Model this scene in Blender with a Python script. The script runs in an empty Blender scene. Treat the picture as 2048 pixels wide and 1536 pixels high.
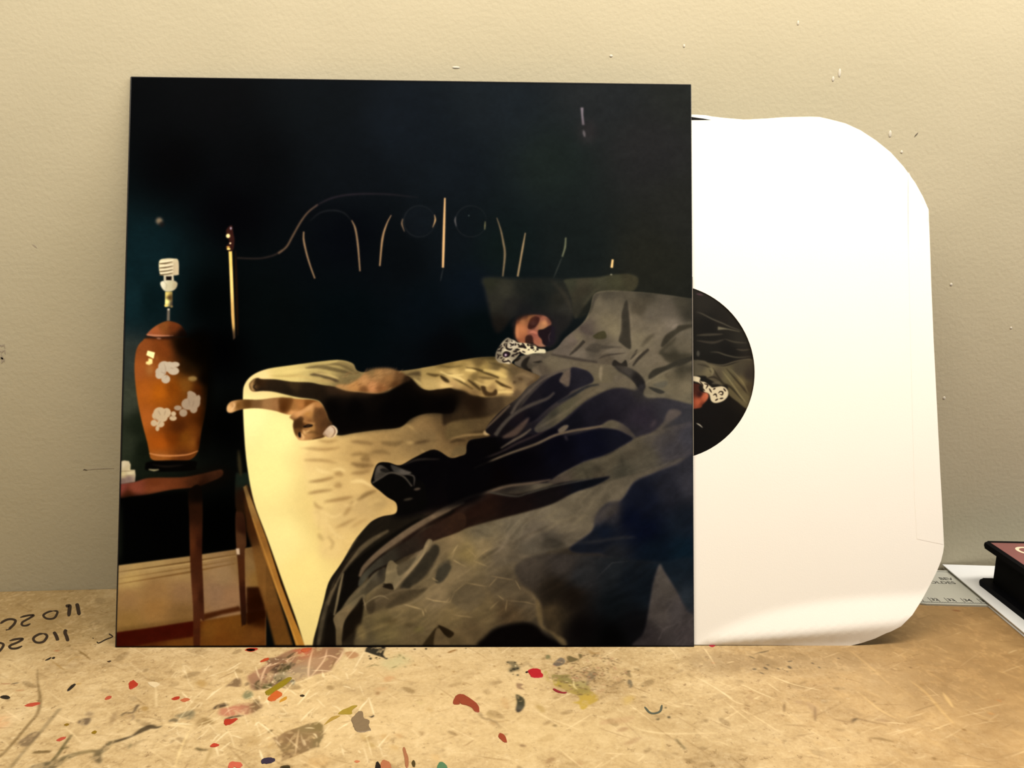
import bpy, bmesh, math, random
import numpy as np
from mathutils import Vector, Matrix, geometry, noise as mnoise

SC = bpy.context.scene
COL = SC.collection
random.seed(7)
RNG = np.random.default_rng(11)

# ------------------------------------------------------------------ camera, world, lamps, exposure
CAM_POS = np.array([0.182321, -0.470866, 0.219880])
YAW, PITCH, ROLL, FOC = -0.0794910, 0.1873889, 0.0096797, 1537.06   # surveyed; focal length in pixels of the 2048 px frame
_f = np.array([-math.sin(YAW) * math.cos(PITCH), math.cos(YAW) * math.cos(PITCH), -math.sin(PITCH)])
_r = np.array([math.cos(YAW), math.sin(YAW), 0.0])
_u = np.cross(_r, _f)
CR = _r * math.cos(ROLL) + _u * math.sin(ROLL)
CU = -_r * math.sin(ROLL) + _u * math.cos(ROLL)
CF = _f
cam = bpy.data.objects.new('camera', bpy.data.cameras.new('camera'))
COL.objects.link(cam)
cam.data.sensor_width = 36.0
cam.data.sensor_fit = 'HORIZONTAL'
cam.data.lens = FOC * 36.0 / 2048.0
cam.data.clip_start = 0.01
M = Matrix.Identity(4)
for i in range(3):
    M[i][0], M[i][1], M[i][2], M[i][3] = CR[i], CU[i], -CF[i], CAM_POS[i]
cam.matrix_world = M
SC.camera = cam

SC.view_settings.view_transform = 'Standard'
SC.view_settings.look = 'None'
SC.view_settings.gamma = 1.0
SC.view_settings.use_curve_mapping = False
SC.view_settings.exposure = 0.0

world = bpy.data.worlds.new('room_light')
SC.world = world
world.use_nodes = True
wn = world.node_tree.nodes
wn['Background'].inputs[0].default_value = (0.80, 0.78, 0.76, 1)
wn['Background'].inputs[1].default_value = 0.025


def area_lamp(name, loc, target, size, power, color, shape='DISK', size_y=None):
    d = bpy.data.lights.new(name, 'AREA')
    d.shape = shape
    d.size = size
    if size_y:
        d.size_y = size_y
    d.energy = power
    d.color = color
    o = bpy.data.objects.new(name, d)
    COL.objects.link(o)
    o.location = loc
    o.rotation_euler = (Vector(target) - Vector(loc)).to_track_quat('-Z', 'Y').to_euler()
    return o


# a warm lamp above and in front of the sleeve, cool daylight from a window to the right
area_lamp('desk_lamp_light', (0.33, -0.25, 0.635), (0.32, -0.11, 0.08), 1.40, 10.3, (1.0, 0.89, 0.72), 'RECTANGLE', 0.12)
area_lamp('window_light', (1.9, -0.55, 0.75), (0.5, 0.0, 0.1), 0.8, 9.0, (0.76, 0.86, 1.0), 'RECTANGLE', 1.1)


# ------------------------------------------------------------------ survey helpers
def ray(px, py):
    return CF + CR * ((px - 1024.0) / FOC) + CU * ((768.0 - py) / FOC)


def hit(px, py, point=(0, 0, 0), normal=(0, 0, 1)):
    d = ray(px, py)
    n = np.array(normal, float)
    return CAM_POS + d * (((np.array(point, float) - CAM_POS) @ n) / (d @ n))


def table(px, py, z=0.0):
    p = hit(px, py, (0, 0, z))
    return p[0], p[1]


def wall_xz(px, py):
    p = hit(px, py, (0, 0, 0), (0, 1, 0))
    return p[0], p[2]


def homography(src, dst):
    A = []
    for (x, y), (X, Y) in zip(src, dst):
        A.append([x, y, 1, 0, 0, 0, -X * x, -X * y, -X])
        A.append([0, 0, 0, x, y, 1, -Y * x, -Y * y, -Y])
    return np.linalg.svd(np.array(A, float))[2][-1].reshape(3, 3)


def parse(s):
    return np.array([[float(v) for v in q.split(',')] for q in s.split()])


# ------------------------------------------------------------------ a small painter for flat prints (numpy only)
def catmull(p, closed, n=5):
    m = len(p)
    if m < 3:
        return p
    if closed:
        q = np.vstack([p[-1], p, p[0], p[1]])
        seg = m
    else:
        q = np.vstack([2 * p[0] - p[1], p, 2 * p[-1] - p[-2]])
        seg = m - 1
    out = []
    for i in range(seg):
        a, b, c, d = q[i], q[i + 1], q[i + 2], q[i + 3]
        for t in np.arange(n) / n:
            out.append(0.5 * ((2 * b) + (c - a) * t + (2 * a - 5 * b + 4 * c - d) * t * t + (3 * b - a - 3 * c + d) * t ** 3))
    if not closed:
        out.append(p[-1])
    return np.array(out)


def box1(a, r, axis):
    if r < 1:
        return a
    pad = [(0, 0)] * a.ndim
    pad[axis] = (r + 1, r)
    c = np.cumsum(np.pad(a, pad, mode='edge'), axis=axis)
    n = a.shape[axis]
    hi = np.take(c, np.arange(2 * r + 1, 2 * r + 1 + n), axis=axis)
    lo = np.take(c, np.arange(0, n), axis=axis)
    return (hi - lo) / (2 * r + 1)


def blur(a, s):
    if s <= 0.35:
        return a
    if s < 2.2:
        r = int(math.ceil(2.5 * s))
        k = np.exp(-0.5 * (np.arange(-r, r + 1) / s) ** 2)
        k /= k.sum()
        for ax in (0, 1):
            pad = [(0, 0), (0, 0)]
            pad[ax] = (r, r)
            b = np.pad(a, pad, mode='edge')
            n = a.shape[ax]
            acc = 0
            for i, w in enumerate(k):
                acc = acc + w * np.take(b, np.arange(i, i + n), axis=ax)
            a = acc
        return a
    r = max(1, int(round(math.sqrt(12 * s * s / 3 + 1) / 2 - 0.5)))
    for _ in range(3):
        a = box1(box1(a, r, 0), r, 1)
    return a


def value_noise(h, w, cx, cy, seed):
    g = np.random.default_rng(seed).random((int(h / cy) + 4, int(w / cx) + 4)).astype(np.float32)
    y = np.arange(h) / cy
    x = np.arange(w) / cx
    yi, xi = y.astype(int), x.astype(int)
    fy, fx = (y - yi)[:, None], (x - xi)[None, :]
    fy, fx = fy * fy * (3 - 2 * fy), fx * fx * (3 - 2 * fx)
    a = g[yi][:, xi]
    b = g[yi][:, xi + 1]
    c = g[yi + 1][:, xi]
    d = g[yi + 1][:, xi + 1]
    return (a * (1 - fx) + b * fx) * (1 - fy) + (c * (1 - fx) + d * fx) * fy


def vnoise(x, y, seed):
    """value noise at arbitrary points"""
    g = np.random.default_rng(seed).random((256, 256)).astype(np.float32)
    xi, yi = np.floor(x).astype(int), np.floor(y).astype(int)
    fx, fy = x - xi, y - yi
    fx, fy = fx * fx * (3 - 2 * fx), fy * fy * (3 - 2 * fy)
    a, b, c, d = g[yi % 256, xi % 256], g[yi % 256, (xi + 1) % 256], g[(yi + 1) % 256, xi % 256], g[(yi + 1) % 256, (xi + 1) % 256]
    return (a * (1 - fx) + b * fx) * (1 - fy) + (c * (1 - fx) + d * fx) * fy


class Print:
    """a flat printed picture: shapes are given in survey coordinates and mapped to the sheet by H"""

    def __init__(s, w, h, H, ppx, alpha=False):
        s.W, s.H, s.h, s.ppx = w, h, H, ppx
        s.img = np.zeros((h, w, 3), np.float32)
        s.A = np.zeros((h, w), np.float32) if alpha else None
        s.o = (0.0, 0.0, 1.0)
        s.clip = None
        s.rag = None

    def frame(s, ox=0.0, oy=0.0, k=1.0):
        s.o = (ox, oy, k)

    def map(s, p):
        p = np.asarray(p, float) / s.o[2] + np.array(s.o[:2])
        q = np.c_[p, np.ones(len(p))] @ s.h.T
        return q[:, :2] / q[:, 2:]

    def mask(s, q, soft):
        S = 4
        m = int(3 * soft + 3)
        x0 = max(0, int(q[:, 0].min()) - m)
        x1 = min(s.W, int(q[:, 0].max()) + m + 2)
        y0 = max(0, int(q[:, 1].min()) - m)
        y1 = min(s.H, int(q[:, 1].max()) + m + 2)
        if x1 <= x0 or y1 <= y0:
            return None
        w, h = x1 - x0, y1 - y0
        acc = np.zeros((h, w + 2), np.float32)
        a = q
        b = np.roll(q, -1, 0)
        for (ax, ay), (bx, by) in zip(a, b):
            if ay == by:
                continue
            sg = 1.0
            if ay > by:
                ax, ay, bx, by, sg = bx, by, ax, ay, -1.0
            r0 = max(0, int(math.ceil((ay - y0) * S - 0.5)))
            r1 = min(h * S - 1, int(math.floor((by - y0) * S - 0.5 - 1e-9)))
            if r1 < r0:
                continue
            rr = np.arange(r0, r1 + 1)
            yy = (rr + 0.5) / S + y0
            xx = np.clip(ax + (bx - ax) * (yy - ay) / (by - ay) - x0, 0, w)
            xi = xx.astype(int)
            fr = xx - xi
            np.add.at(acc, (rr // S, xi), sg * (1 - fr) / S)
            np.add.at(acc, (rr // S, xi + 1), sg * fr / S)
        mk = np.clip(np.abs(np.cumsum(acc, 1)[:, :w]), 0, 1)
        return blur(mk, soft), x0, x1, y0, y1

    def color(s, col, x0, x1, y0, y1):
        if isinstance(col, str):
            col = np.array([[float(v) for v in q.split(',')] for q in col.split(';')])
            xy = s.map(col[:, :2])
            dd = np.linalg.norm(xy[:, None] - xy[None], axis=2) + np.eye(len(xy)) * 1e9
            ep = (0.28 * np.clip(dd.min(1), 2, 160)) ** 2
            st = 1 if (x1 - x0) * (y1 - y0) < 40000 else 3
            gx, gy = np.meshgrid(np.arange(x0, x1 + st, st, dtype=np.float32), np.arange(y0, y1 + st, st, dtype=np.float32))
            num = np.zeros(gx.shape + (3,), np.float32)
            den = np.zeros(gx.shape, np.float32)
            for (X, Y), c, e in zip(xy, col[:, 2:5], ep):
                wgt = 1.0 / ((gx - np.float32(X)) ** 2 + (gy - np.float32(Y)) ** 2 + np.float32(e)) ** 1.7
                num += wgt[..., None] * c.astype(np.float32)
                den += wgt
            g = num / den[..., None]
            g = np.repeat(np.repeat(g, st, 0), st, 1)[:y1 - y0, :x1 - x0]
            return np.stack([blur(g[..., i], 1.2 if st == 1 else 2.0) for i in range(3)], -1)
        return np.array(col, np.float32)

    def put(s, mk, col, a, ragged=1.0):
        m, x0, x1, y0, y1 = mk
        m = m * a
        if s.clip is not None:
            m = m * s.clip[y0:y1, x0:x1]
        if s.rag is not None and a < .97:
            m = m * (1 - ragged + ragged * s.rag[y0:y1, x0:x1])
        c = s.color(col, x0, x1, y0, y1)
        im = s.img[y0:y1, x0:x1]
        if s.A is None:
            im += (c - im) * m[..., None]
        else:
            A = s.A[y0:y1, x0:x1]
            Ao = A * (1 - m) + m
            im[:] = (im * (A * (1 - m))[..., None] + c * m[..., None]) / np.maximum(Ao, 1e-5)[..., None]
            A[:] = Ao

    def fill(s, pts, col, a=1.0, soft=0.8, smooth=True):
        q = s.map(parse(pts) if isinstance(pts, str) else pts)
        if smooth:
            q = catmull(q, True)
        mk = s.mask(q, soft * s.ppx)
        if mk:
            s.put(mk, col, a, 0.6)
        return mk

    def full(s, mk):
        out = np.zeros((s.H, s.W), np.float32)
        m, x0, x1, y0, y1 = mk
        out[y0:y1, x0:x1] = m
        return out

    def stroke(s, pts, col, w=2.0, a=1.0, soft=0.7, smooth=True):
        q = s.map(parse(pts) if isinstance(pts, str) else pts)
        if smooth and len(q) > 2:
            q = catmull(q, False)
        if len(q) == 2:
            q = np.array([q[0] + (q[1] - q[0]) * t for t in np.linspace(0, 1, 9)])
        d = np.gradient(q, axis=0)
        d /= np.maximum(np.linalg.norm(d, axis=1, keepdims=True), 1e-6)
        n = np.c_[-d[:, 1], d[:, 0]]
        t = np.linspace(0, 1, len(q))
        ws = (w,) if not isinstance(w, tuple) else w
        wid = np.interp(t, np.linspace(0, 1, len(ws)), ws) if len(ws) > 1 else ws[0] * np.clip(np.sin(math.pi * np.clip(t, .02, .98)), 0, 1) ** .55
        hw = (0.5 * wid * s.ppx)[:, None]
        mk = s.mask(np.vstack([q + n * hw, (q - n * hw)[::-1]]), soft * s.ppx)
        if mk:
            s.put(mk, col, a, 0.25)

    def oval(s, cx, cy, rx, ry, col, a=1.0, soft=0.8, rot=0.0):
        t = np.linspace(0, 2 * math.pi, 28, endpoint=False)
        x, y = rx * np.cos(t), ry * np.sin(t)
        c, sn = math.cos(rot), math.sin(rot)
        s.fill(np.c_[cx + x * c - y * sn, cy + x * sn + y * c], col, a, soft, False)


def srgb2lin(c):
    c = np.clip(c, 0, 1)
    return np.where(c <= 0.04045, c / 12.92, ((c + 0.055) / 1.055) ** 2.4)


def to_image(name, lin, alpha=None):
    h, w = lin.shape[:2]
    im = bpy.data.images.new(name, w, h, alpha=alpha is not None, float_buffer=True)
    px = np.ones((h, w, 4), np.float32)
    px[..., :3] = lin
    if alpha is not None:
        px[..., 3] = alpha
        im.alpha_mode = 'CHANNEL_PACKED'
    im.pixels.foreach_set(np.ascontiguousarray(px[::-1]).ravel())
    im.update()
    return im


# ------------------------------------------------------------------ object helpers
def tag(o, label=None, cat=None, group=None, kind=None):
    for k, v in (('label', label), ('category', cat), ('group', group), ('kind', kind)):
        if v:
            o[k] = v
    return o


def empty(name, loc=(0, 0, 0), rot=(0, 0, 0)):
    o = bpy.data.objects.new(name, None)
    COL.objects.link(o)
    o.empty_display_size = 0.02
    o.location = loc
    o.rotation_euler = rot
    return o


def link_mesh(name, me, mat, parent=None, smooth=False):
    mats = mat if isinstance(mat, (list, tuple)) else [mat]
    for m in mats:
        me.materials.append(m)
    if smooth:
        me.polygons.foreach_set('use_smooth', [True] * len(me.polygons))
    o = bpy.data.objects.new(name, me)
    COL.objects.link(o)
    if parent is not None:
        o.parent = parent
    return o


def mesh_obj(name, verts, faces, mat, parent=None, smooth=False):
    me = bpy.data.meshes.new(name)
    me.from_pydata([tuple(map(float, v)) for v in verts], [], faces)
    me.update()
    return link_mesh(name, me, mat, parent, smooth)


def bm_obj(name, bm, mat, parent=None, smooth=False):
    bmesh.ops.recalc_face_normals(bm, faces=bm.faces)
    me = bpy.data.meshes.new(name)
    bm.to_mesh(me)
    bm.free()
    return link_mesh(name, me, mat, parent, smooth)


def box_bm(x0, x1, y0, y1, z0, z1, bevel=0.0, seg=2):
    bm = bmesh.new()
    bmesh.ops.create_cube(bm, size=1.0)
    for v in bm.verts:
        v.co = Vector(((x0 + x1) / 2 + v.co.x * (x1 - x0), (y0 + y1) / 2 + v.co.y * (y1 - y0), (z0 + z1) / 2 + v.co.z * (z1 - z0)))
    if bevel:
        bmesh.ops.bevel(bm, geom=list(bm.edges), offset=bevel, segments=seg, affect='EDGES', profile=0.5)
    return bm


def prism(name, pts, z0, z1, mat, parent, inset=0.0):
    """flat outline (list of x, y) raised from z0 to z1; the top is drawn in a little like dried paint"""
    p = np.array(pts, float)
    area = 0.5 * np.sum(p[:, 0] * np.roll(p[:, 1], -1) - np.roll(p[:, 0], -1) * p[:, 1])
    if area < 0:
        p = p[::-1]
    n = len(p)
    c = p.mean(0)
    top = p + (c - p) * inset
    v = [(x, y, z0) for x, y in p] + [(x, y, z1) for x, y in top]
    f = [(i, (i + 1) % n, n + (i + 1) % n, n + i) for i in range(n)] + [tuple(range(n, 2 * n))]
    return mesh_obj(name, v, f, mat, parent)


def nt(mat):
    mat.use_nodes = True
    return mat.node_tree.nodes, mat.node_tree.links


def material(name, col, rough=0.6, var=0.06, scale=60.0, spec=0.4, bump=0.0, bscale=400.0, metal=0.0, trans=0.0):
    """procedural material: base colour (linear) broken up by noise, optional fine relief"""
    m = bpy.data.materials.new(name)
    N, L = nt(m)
    b = N['Principled BSDF']
    b.inputs['Roughness'].default_value = rough
    b.inputs['Specular IOR Level'].default_value = spec
    b.inputs['Metallic'].default_value = metal
    tc = N.new('ShaderNodeTexCoord')
    ns = N.new('ShaderNodeTexNoise')
    ns.inputs['Scale'].default_value = scale
    ns.inputs['Detail'].default_value = 4
    L.new(tc.outputs['Object'], ns.inputs['Vector'])
    mx = N.new('ShaderNodeMix')
    mx.data_type = 'RGBA'
    mx.inputs[6].default_value = (*[max(0, c * (1 - var)) for c in col], 1)
    mx.inputs[7].default_value = (*[min(1, c * (1 + var)) for c in col], 1)
    L.new(ns.outputs['Fac'], mx.inputs[0])
    L.new(mx.outputs[2], b.inputs['Base Color'])
    if bump:
        n2 = N.new('ShaderNodeTexNoise')
        n2.inputs['Scale'].default_value = bscale
        n2.inputs['Detail'].default_value = 3
        L.new(tc.outputs['Object'], n2.inputs['Vector'])
        bp = N.new('ShaderNodeBump')
        bp.inputs['Strength'].default_value = bump
        bp.inputs['Distance'].default_value = 0.001
        L.new(n2.outputs['Fac'], bp.inputs['Height'])
        L.new(bp.outputs['Normal'], b.inputs['Normal'])
    return m


def rgb(r, g, b):
    return tuple(float(v) for v in srgb2lin(np.array([r, g, b]) / 255.0))


# ------------------------------------------------------------------ the picture printed on the sleeve
NPR = 1250
CORN = [(262, 153), (1383, 168), (1388, 1294), (231, 1296)]
HC = homography(CORN, [(0, 0), (NPR, 0), (NPR, NPR), (0, NPR)])


def paint_cover():
    P = Print(NPR, NPR, HC, NPR / 1140.0)
    F, S, O, fr = P.fill, P.stroke, P.oval, P.frame
    # night-dark bedroom wall, with the sleeve's reflection haze painted into its tones
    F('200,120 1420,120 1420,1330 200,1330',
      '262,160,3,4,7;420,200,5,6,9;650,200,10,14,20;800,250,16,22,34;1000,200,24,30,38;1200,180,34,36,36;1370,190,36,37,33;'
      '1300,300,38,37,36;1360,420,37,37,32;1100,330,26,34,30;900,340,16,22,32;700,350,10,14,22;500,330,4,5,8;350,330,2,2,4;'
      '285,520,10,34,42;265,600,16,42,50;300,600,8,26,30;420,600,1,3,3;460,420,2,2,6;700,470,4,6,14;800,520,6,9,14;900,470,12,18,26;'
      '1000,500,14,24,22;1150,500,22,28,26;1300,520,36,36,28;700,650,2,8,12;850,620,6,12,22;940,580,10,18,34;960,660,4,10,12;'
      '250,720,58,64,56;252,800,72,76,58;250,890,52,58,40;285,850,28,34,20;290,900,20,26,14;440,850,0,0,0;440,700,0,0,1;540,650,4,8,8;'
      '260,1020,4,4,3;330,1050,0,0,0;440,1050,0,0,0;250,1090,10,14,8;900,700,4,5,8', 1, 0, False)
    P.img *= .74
    # headboard of thin bars
    fr(440, 380, 4.8)
    c = (128, 100, 70)
    S('165,652 280,658 400,655 520,625 600,580', (44, 34, 28), (3, 3, 4), .8, 1.2)
    S('560,610 640,545 700,440 780,300 850,210 940,140', (100, 76, 54), (4, 4, 3), .8, 1)
    S('860,200 960,130 1100,70 1300,40 1600,40 1900,70', (40, 32, 36), 3, .8, 1.5)
    S('805,400 805,480 830,600 865,720 912,850', c, (3, 4, 3.5, 3), .95, .8)
    S('860,300 960,220 1080,195 1190,220 1270,300', (28, 30, 34), 3, .7, 1.2)
    S('1265,290 1300,370 1325,530 1345,780', c, (2, 4, 4, 3), .95, .8)
    S('1645,240 1600,330 1560,470 1535,730', (150, 116, 78), (1.5, 3, 4.4, 3), .95, .8)
    S('1757,275 1748,325 1772,400', (150, 116, 80), (2, 3.5, 1), .9, .9)
    O(1910, 300, 160, 150, (14, 18, 26), .5, 4)
    fr(840, 380, 4.8)
    for X in (0, 480):
        t = np.linspace(0, 2 * math.pi, 30)
        S(np.c_[X + (-5 if X == 0 else 10) + 150 * np.cos(t), 300 + 150 * np.sin(t)], (30, 32, 34), 2.2, .6, 1.0, False)
    S('240,75 230,420 221,745', (206, 160, 104), (3, 4.6, 5, 4.2), 1, .8)
    S('225,745 195,880', (50, 52, 48), 2, .7, 1)
    S('140,235 147,290 122,360', (180, 140, 90), (1, 3.5, 1), .9, .8)
    S('343,255 338,295 350,350', (90, 84, 80), (1, 3, 1), .9, 1)
    S('627,300 622,380', (110, 104, 70), (1.5, 3, 1.5), .9, .9)
    S('738,265 775,380 800,500 815,620 795,830', (118, 98, 70), (1.5, 3, 4, 4.5, 3), .9, .9)
    S('1012,410 985,560 938,830', (138, 114, 80), (2, 4, 4), .95, .8)
    S('1400,455 1392,550 1366,640', (100, 100, 74), (3, 4, 3), .9, .9)
    S('1366,640 1280,850', (62, 64, 56), 2, .7, 1)
    S('1850,665 1840,745', (226, 184, 118), (4, 5), 1, .8)
    O(1836, 813, 10, 8, (190, 180, 150), 1, .8)
    O(470, 245, 6, 6, (80, 90, 80), .8, .8)
    fr(800, 130, 3.303)
    S('1203,280 1205,330 1212,395', (116, 104, 108), (6, 4, 5), .9, 1.2)
    S('1212,428 1222,475', (112, 104, 104), 5, .9, 1.4)
    O(1240, 440, 60, 80, (44, 36, 36), .4, 8)
    # bed post
    fr(440, 380, 4.8)
    S('150,580 170,1400', (30, 14, 4), 5, .9, 1.2)
    F('84,585 116,585 132,1000 148,1420 128,1440 108,1200 95,850', '100,600,236,196,100;110,900,250,208,118;120,1250,216,168,92;135,1430,60,44,30', 1, .8, False)
    F('60,400 90,350 118,345 130,420 140,480 125,580 70,580 62,540 90,500', (50, 22, 16), .95, 1)
    O(106, 368, 9, 14, (170, 150, 160), .9, .9)
    O(79, 441, 19, 20, (255, 226, 150), 1, .9)
    O(100, 512, 9, 9, (250, 215, 160), 1, .7)
    O(80, 548, 16, 8, (200, 150, 70), 1, .7)
    O(84, 566, 18, 10, (250, 220, 120), 1, .7)
    # spiral bulb on its stem
    fr(230, 400, 5.12)
    O(455, 215, 34, 34, (128, 108, 82), .9, 2.2)
    O(480, 250, 30, 26, (20, 16, 14), .8, 2)
    F('455,625 520,600 600,600 650,618 655,740 640,770 500,775 458,745', '470,640,214,196,150;560,690,172,152,118;640,700,190,168,130;560,610,200,182,140', 1, .8)
    for i, y in enumerate((640, 684, 722, 756)):
        S('456,%d 520,%d 590,%d' % (y + 14, y + 8, y - 6), (96, 78, 52), (2, 4, 1), .9, .6)
        S('460,%d 530,%d 600,%d' % (y - 6, y - 12, y - 26), (232, 216, 176), (3, 4, 2), .8, .7)
    F('500,770 600,765 605,830 500,830', (196, 180, 146), 1, .8, False)
    F('523,783 582,783 580,826 525,824', (14, 8, 6), 1, .8, False)
    F('470,840 520,826 600,826 640,850 630,900 590,932 540,940 500,925 470,880', '480,860,222,212,178;560,880,190,178,140;620,880,170,152,116', 1, .9)
    S('500,835 530,870 520,930', (150, 138, 108), 1.5, .6, .8)
    F('515,940 590,940 592,1095 512,1095', '525,960,214,188,100;530,1040,250,236,140;560,1000,70,50,26;585,1060,60,50,40', 1, .8, False)
    O(525, 1082, 18, 12, (226, 196, 100), 1, .7)
    O(580, 1092, 14, 12, (120, 100, 60), 1, .8)
    F('535,1110 565,1110 562,1240 532,1240', (104, 92, 76), 1, 1, False)
    O(550, 1122, 10, 10, (200, 190, 160), 1, .8)
    # vase body of the lamp
    F('470,1262 545,1240 640,1262 700,1310 735,1390 640,1400 480,1400 330,1385 330,1370 390,1310',
      '400,1340,150,78,38;500,1290,120,66,26;600,1300,96,44,16;700,1370,14,6,4;350,1375,150,80,50', 1, .9)
    S('330,1385 420,1396 520,1396 600,1390', (196, 128, 92), (2, 4, 1.5), .9, .8)
    fr(230, 660, 5.12)
    F('330,85 285,110 240,160 212,240 200,400 215,600 245,800 290,1000 330,1150 352,1260 370,1320 450,1348 600,1352 760,1335 850,1245 885,1050 925,850 950,600 945,400 910,200 800,90 560,80',
      '260,200,130,66,26;230,420,150,78,30;300,600,160,82,22;450,620,168,86,14;600,600,120,58,8;720,560,112,66,18;860,600,62,26,4;920,500,10,4,1;'
      '500,180,110,52,16;700,160,20,8,2;850,250,2,1,0;760,380,30,16,4;320,900,168,88,30;450,1150,160,76,14;600,1100,104,46,6;700,1100,110,60,12;'
      '800,1150,120,66,18;860,1150,74,28,4;900,900,60,24,2;640,1000,70,30,6;450,1310,150,84,30;700,1300,90,44,14;420,420,140,72,24', 1, .9)
    S('352,1264 440,1284 580,1290 740,1278 852,1240', (206, 132, 74), (2, 4, 3, 2), .85, .9)
    F('330,65 640,65 620,95 560,100 340,90', (46, 20, 8), .85, 2)
    F('700,60 985,60 985,900 905,1290 872,1290 905,950 905,600 875,420 800,300 700,240', (2, 1, 0), .9, 7)
    F('600,60 720,60 860,300 880,420 760,330 640,210 560,120', (8, 3, 0), .75, 8)
    S('660,780 640,1000 700,1200', (70, 32, 6), 12, .4, 7)
    S('330,48 420,58 560,58', (190, 120, 82), (2, 4, 1), .9, .8)
    S('425,85 475,90', (190, 130, 100), 3, .7, 1)
    F('335,212 410,232 396,296 322,258', (255, 242, 164), 1, .7, False)
    F('345,290 385,300 384,345 350,362 316,348 320,325 342,322', (250, 224, 140), 1, .9, False)
    O(358, 410, 34, 60, (170, 116, 58), .6, 4)
    S('432,255 425,320', (170, 104, 50), 4, .5, 2)
    fl = (186, 166, 138)
    for X, Y, a, b in ((505, 375, 62, 55), (470, 430, 56, 48), (600, 420, 58, 42), (615, 355, 48, 28), (520, 505, 46, 44), (560, 380, 50, 55), (455, 465, 40, 38)):
        O(X, Y, a, b, fl, 1, .8)
    for q in ('500,340 520,400 505,470', '560,390 610,395', '470,430 520,450', '540,440 520,500'):
        S(q, (140, 116, 92), 1.6, .6, .9)
    O(795, 500, 46, 26, (150, 120, 66), .8, 1.6)
    for X, Y, a, b in ((790, 690, 50, 55), (750, 760, 70, 60), (830, 740, 44, 62), (700, 850, 42, 40), (645, 800, 40, 26), (805, 810, 40, 44), (770, 650, 30, 26), (855, 700, 22, 34)):
        O(X, Y, a, b, (158, 134, 106), 1, .9)
    for X, Y, a, b in ((460, 850, 66, 58), (530, 850, 44, 50), (420, 880, 40, 40), (480, 900, 60, 46), (400, 955, 34, 34), (465, 965, 42, 34), (600, 860, 26, 26), (595, 905, 38, 26), (435, 1010, 20, 28)):
        O(X, Y, a, b, (196, 168, 128), 1, .8)
    for q in ('440,820 470,880', '520,820 505,880', '400,900 450,930', '470,930 440,980', '750,700 770,790', '810,720 790,800', '690,800 730,830', '560,870 610,900'):
        S(q, (130, 104, 78), 1.5, .6, .9)
    F('370,1345 800,1340 830,1400 800,1440 500,1455 330,1440 310,1400', (4, 3, 2), 1, 1.2)
    S('345,1430 400,1438 450,1432', (170, 156, 110), (2, 4, 2), .9, 1)
    S('380,1380 520,1400 700,1385', (40, 30, 20), 3, .6, 1.4)
    # bedside table
    fr(230, 900, 3.746)
    F('30,262 150,240 250,212 420,208 520,204 640,182 740,158 795,148 812,170 790,205 700,245 600,280 420,300 250,335 120,350 30,358',
      '40,280,120,56,44;150,280,124,60,40;300,240,98,46,20;300,300,112,56,28;500,240,96,46,20;600,230,108,54,24;740,180,92,48,24;100,340,60,26,10;640,270,50,22,8', 1, 1.2)
    F('30,90 70,80 105,85 118,110 115,150 150,150 155,190 150,240 90,250 30,258', '60,110,206,188,150;80,140,190,170,130;110,165,214,196,150;60,185,200,180,130;100,215,128,104,92;60,230,120,96,84', 1, .9, False)
    S('30,162 90,160 150,156', (120, 96, 64), 1.5, .7, .8)
    S('30,200 150,192', (150, 120, 90), 2, .5, .9)
    F('30,360 560,300 560,850 20,870', (1, 1, 1), .9, 4, False)
    S('30,380 34,850', (26, 30, 18), 8, .7, 4)
    F('560,180 830,130 850,230 560,310', (10, 4, 1), .55, 9)
    # skirting board, floor
    F('15,868 560,797 905,746 1010,730 1130,700 1130,1480 0,1480', '40,890,170,138,86;300,850,170,138,84;540,810,150,118,70;100,960,184,150,88;500,900,160,126,76;'
      '100,1100,150,112,66;300,1050,146,108,62;500,1050,140,104,66;300,1180,150,108,56;800,950,150,118,78;760,1060,140,106,74;850,1080,146,108,72;'
      '100,1290,140,104,52;500,1230,122,88,46;1000,850,128,96,54;1060,780,110,78,40;1080,950,134,96,44', 1, 1, False)
    for y, w, cc, a in ((50, 3, (92, 62, 26), .85), (66, 3, (190, 156, 96), .6), (100, 3, (110, 76, 34), .6), (140, 4, (108, 72, 32), .75)):
        S('15,%d 560,%d 905,%d' % (868 + y, 797 + y * .85, 746 + y * .75), cc, w, a, .9, False)
    F('10,1340 300,1300 560,1262 600,1262 560,1290 10,1372', (96, 66, 28), .6, 3, False)
    F('10,1370 300,1330 600,1283 670,1278 1130,1200 1130,1490 0,1490', '60,1420,58,10,2;400,1340,56,12,2;560,1310,52,12,2;100,1480,96,50,14;450,1450,104,58,16;'
      '560,1440,106,60,18;700,1350,112,68,20;900,1300,108,64,18;800,1440,108,60,16;1050,1400,106,62,20;1100,1470,96,52,16;1080,1260,40,14,0', 1, 1.5, False)
    F('10,1372 300,1330 590,1285 590,1400 300,1440 120,1480 0,1480', (58, 11, 3), .9, 1.6, False)
    F('660,1230 930,1170 950,1205 800,1235 660,1280', (58, 22, 2), .9, 1.8, False)
    F('985,1030 1090,1025 1130,1150 1130,1250 1000,1310 985,1300', (34, 10, 0), .95, 2, False)
    S('985,1180 1130,1110', (30, 8, 0), 30, .8, 6)
    # table legs
    F('555,310 650,300 652,800 660,1000 668,1265 655,1278 638,1280 634,1480 590,1480 585,1200 572,1000 562,800 556,500', '570,700,78,38,16;640,700,44,18,8;590,1100,86,44,22;650,1100,50,22,10;600,1400,70,30,12;620,340,8,4,2;620,450,36,16,6', 1, 1)
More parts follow.
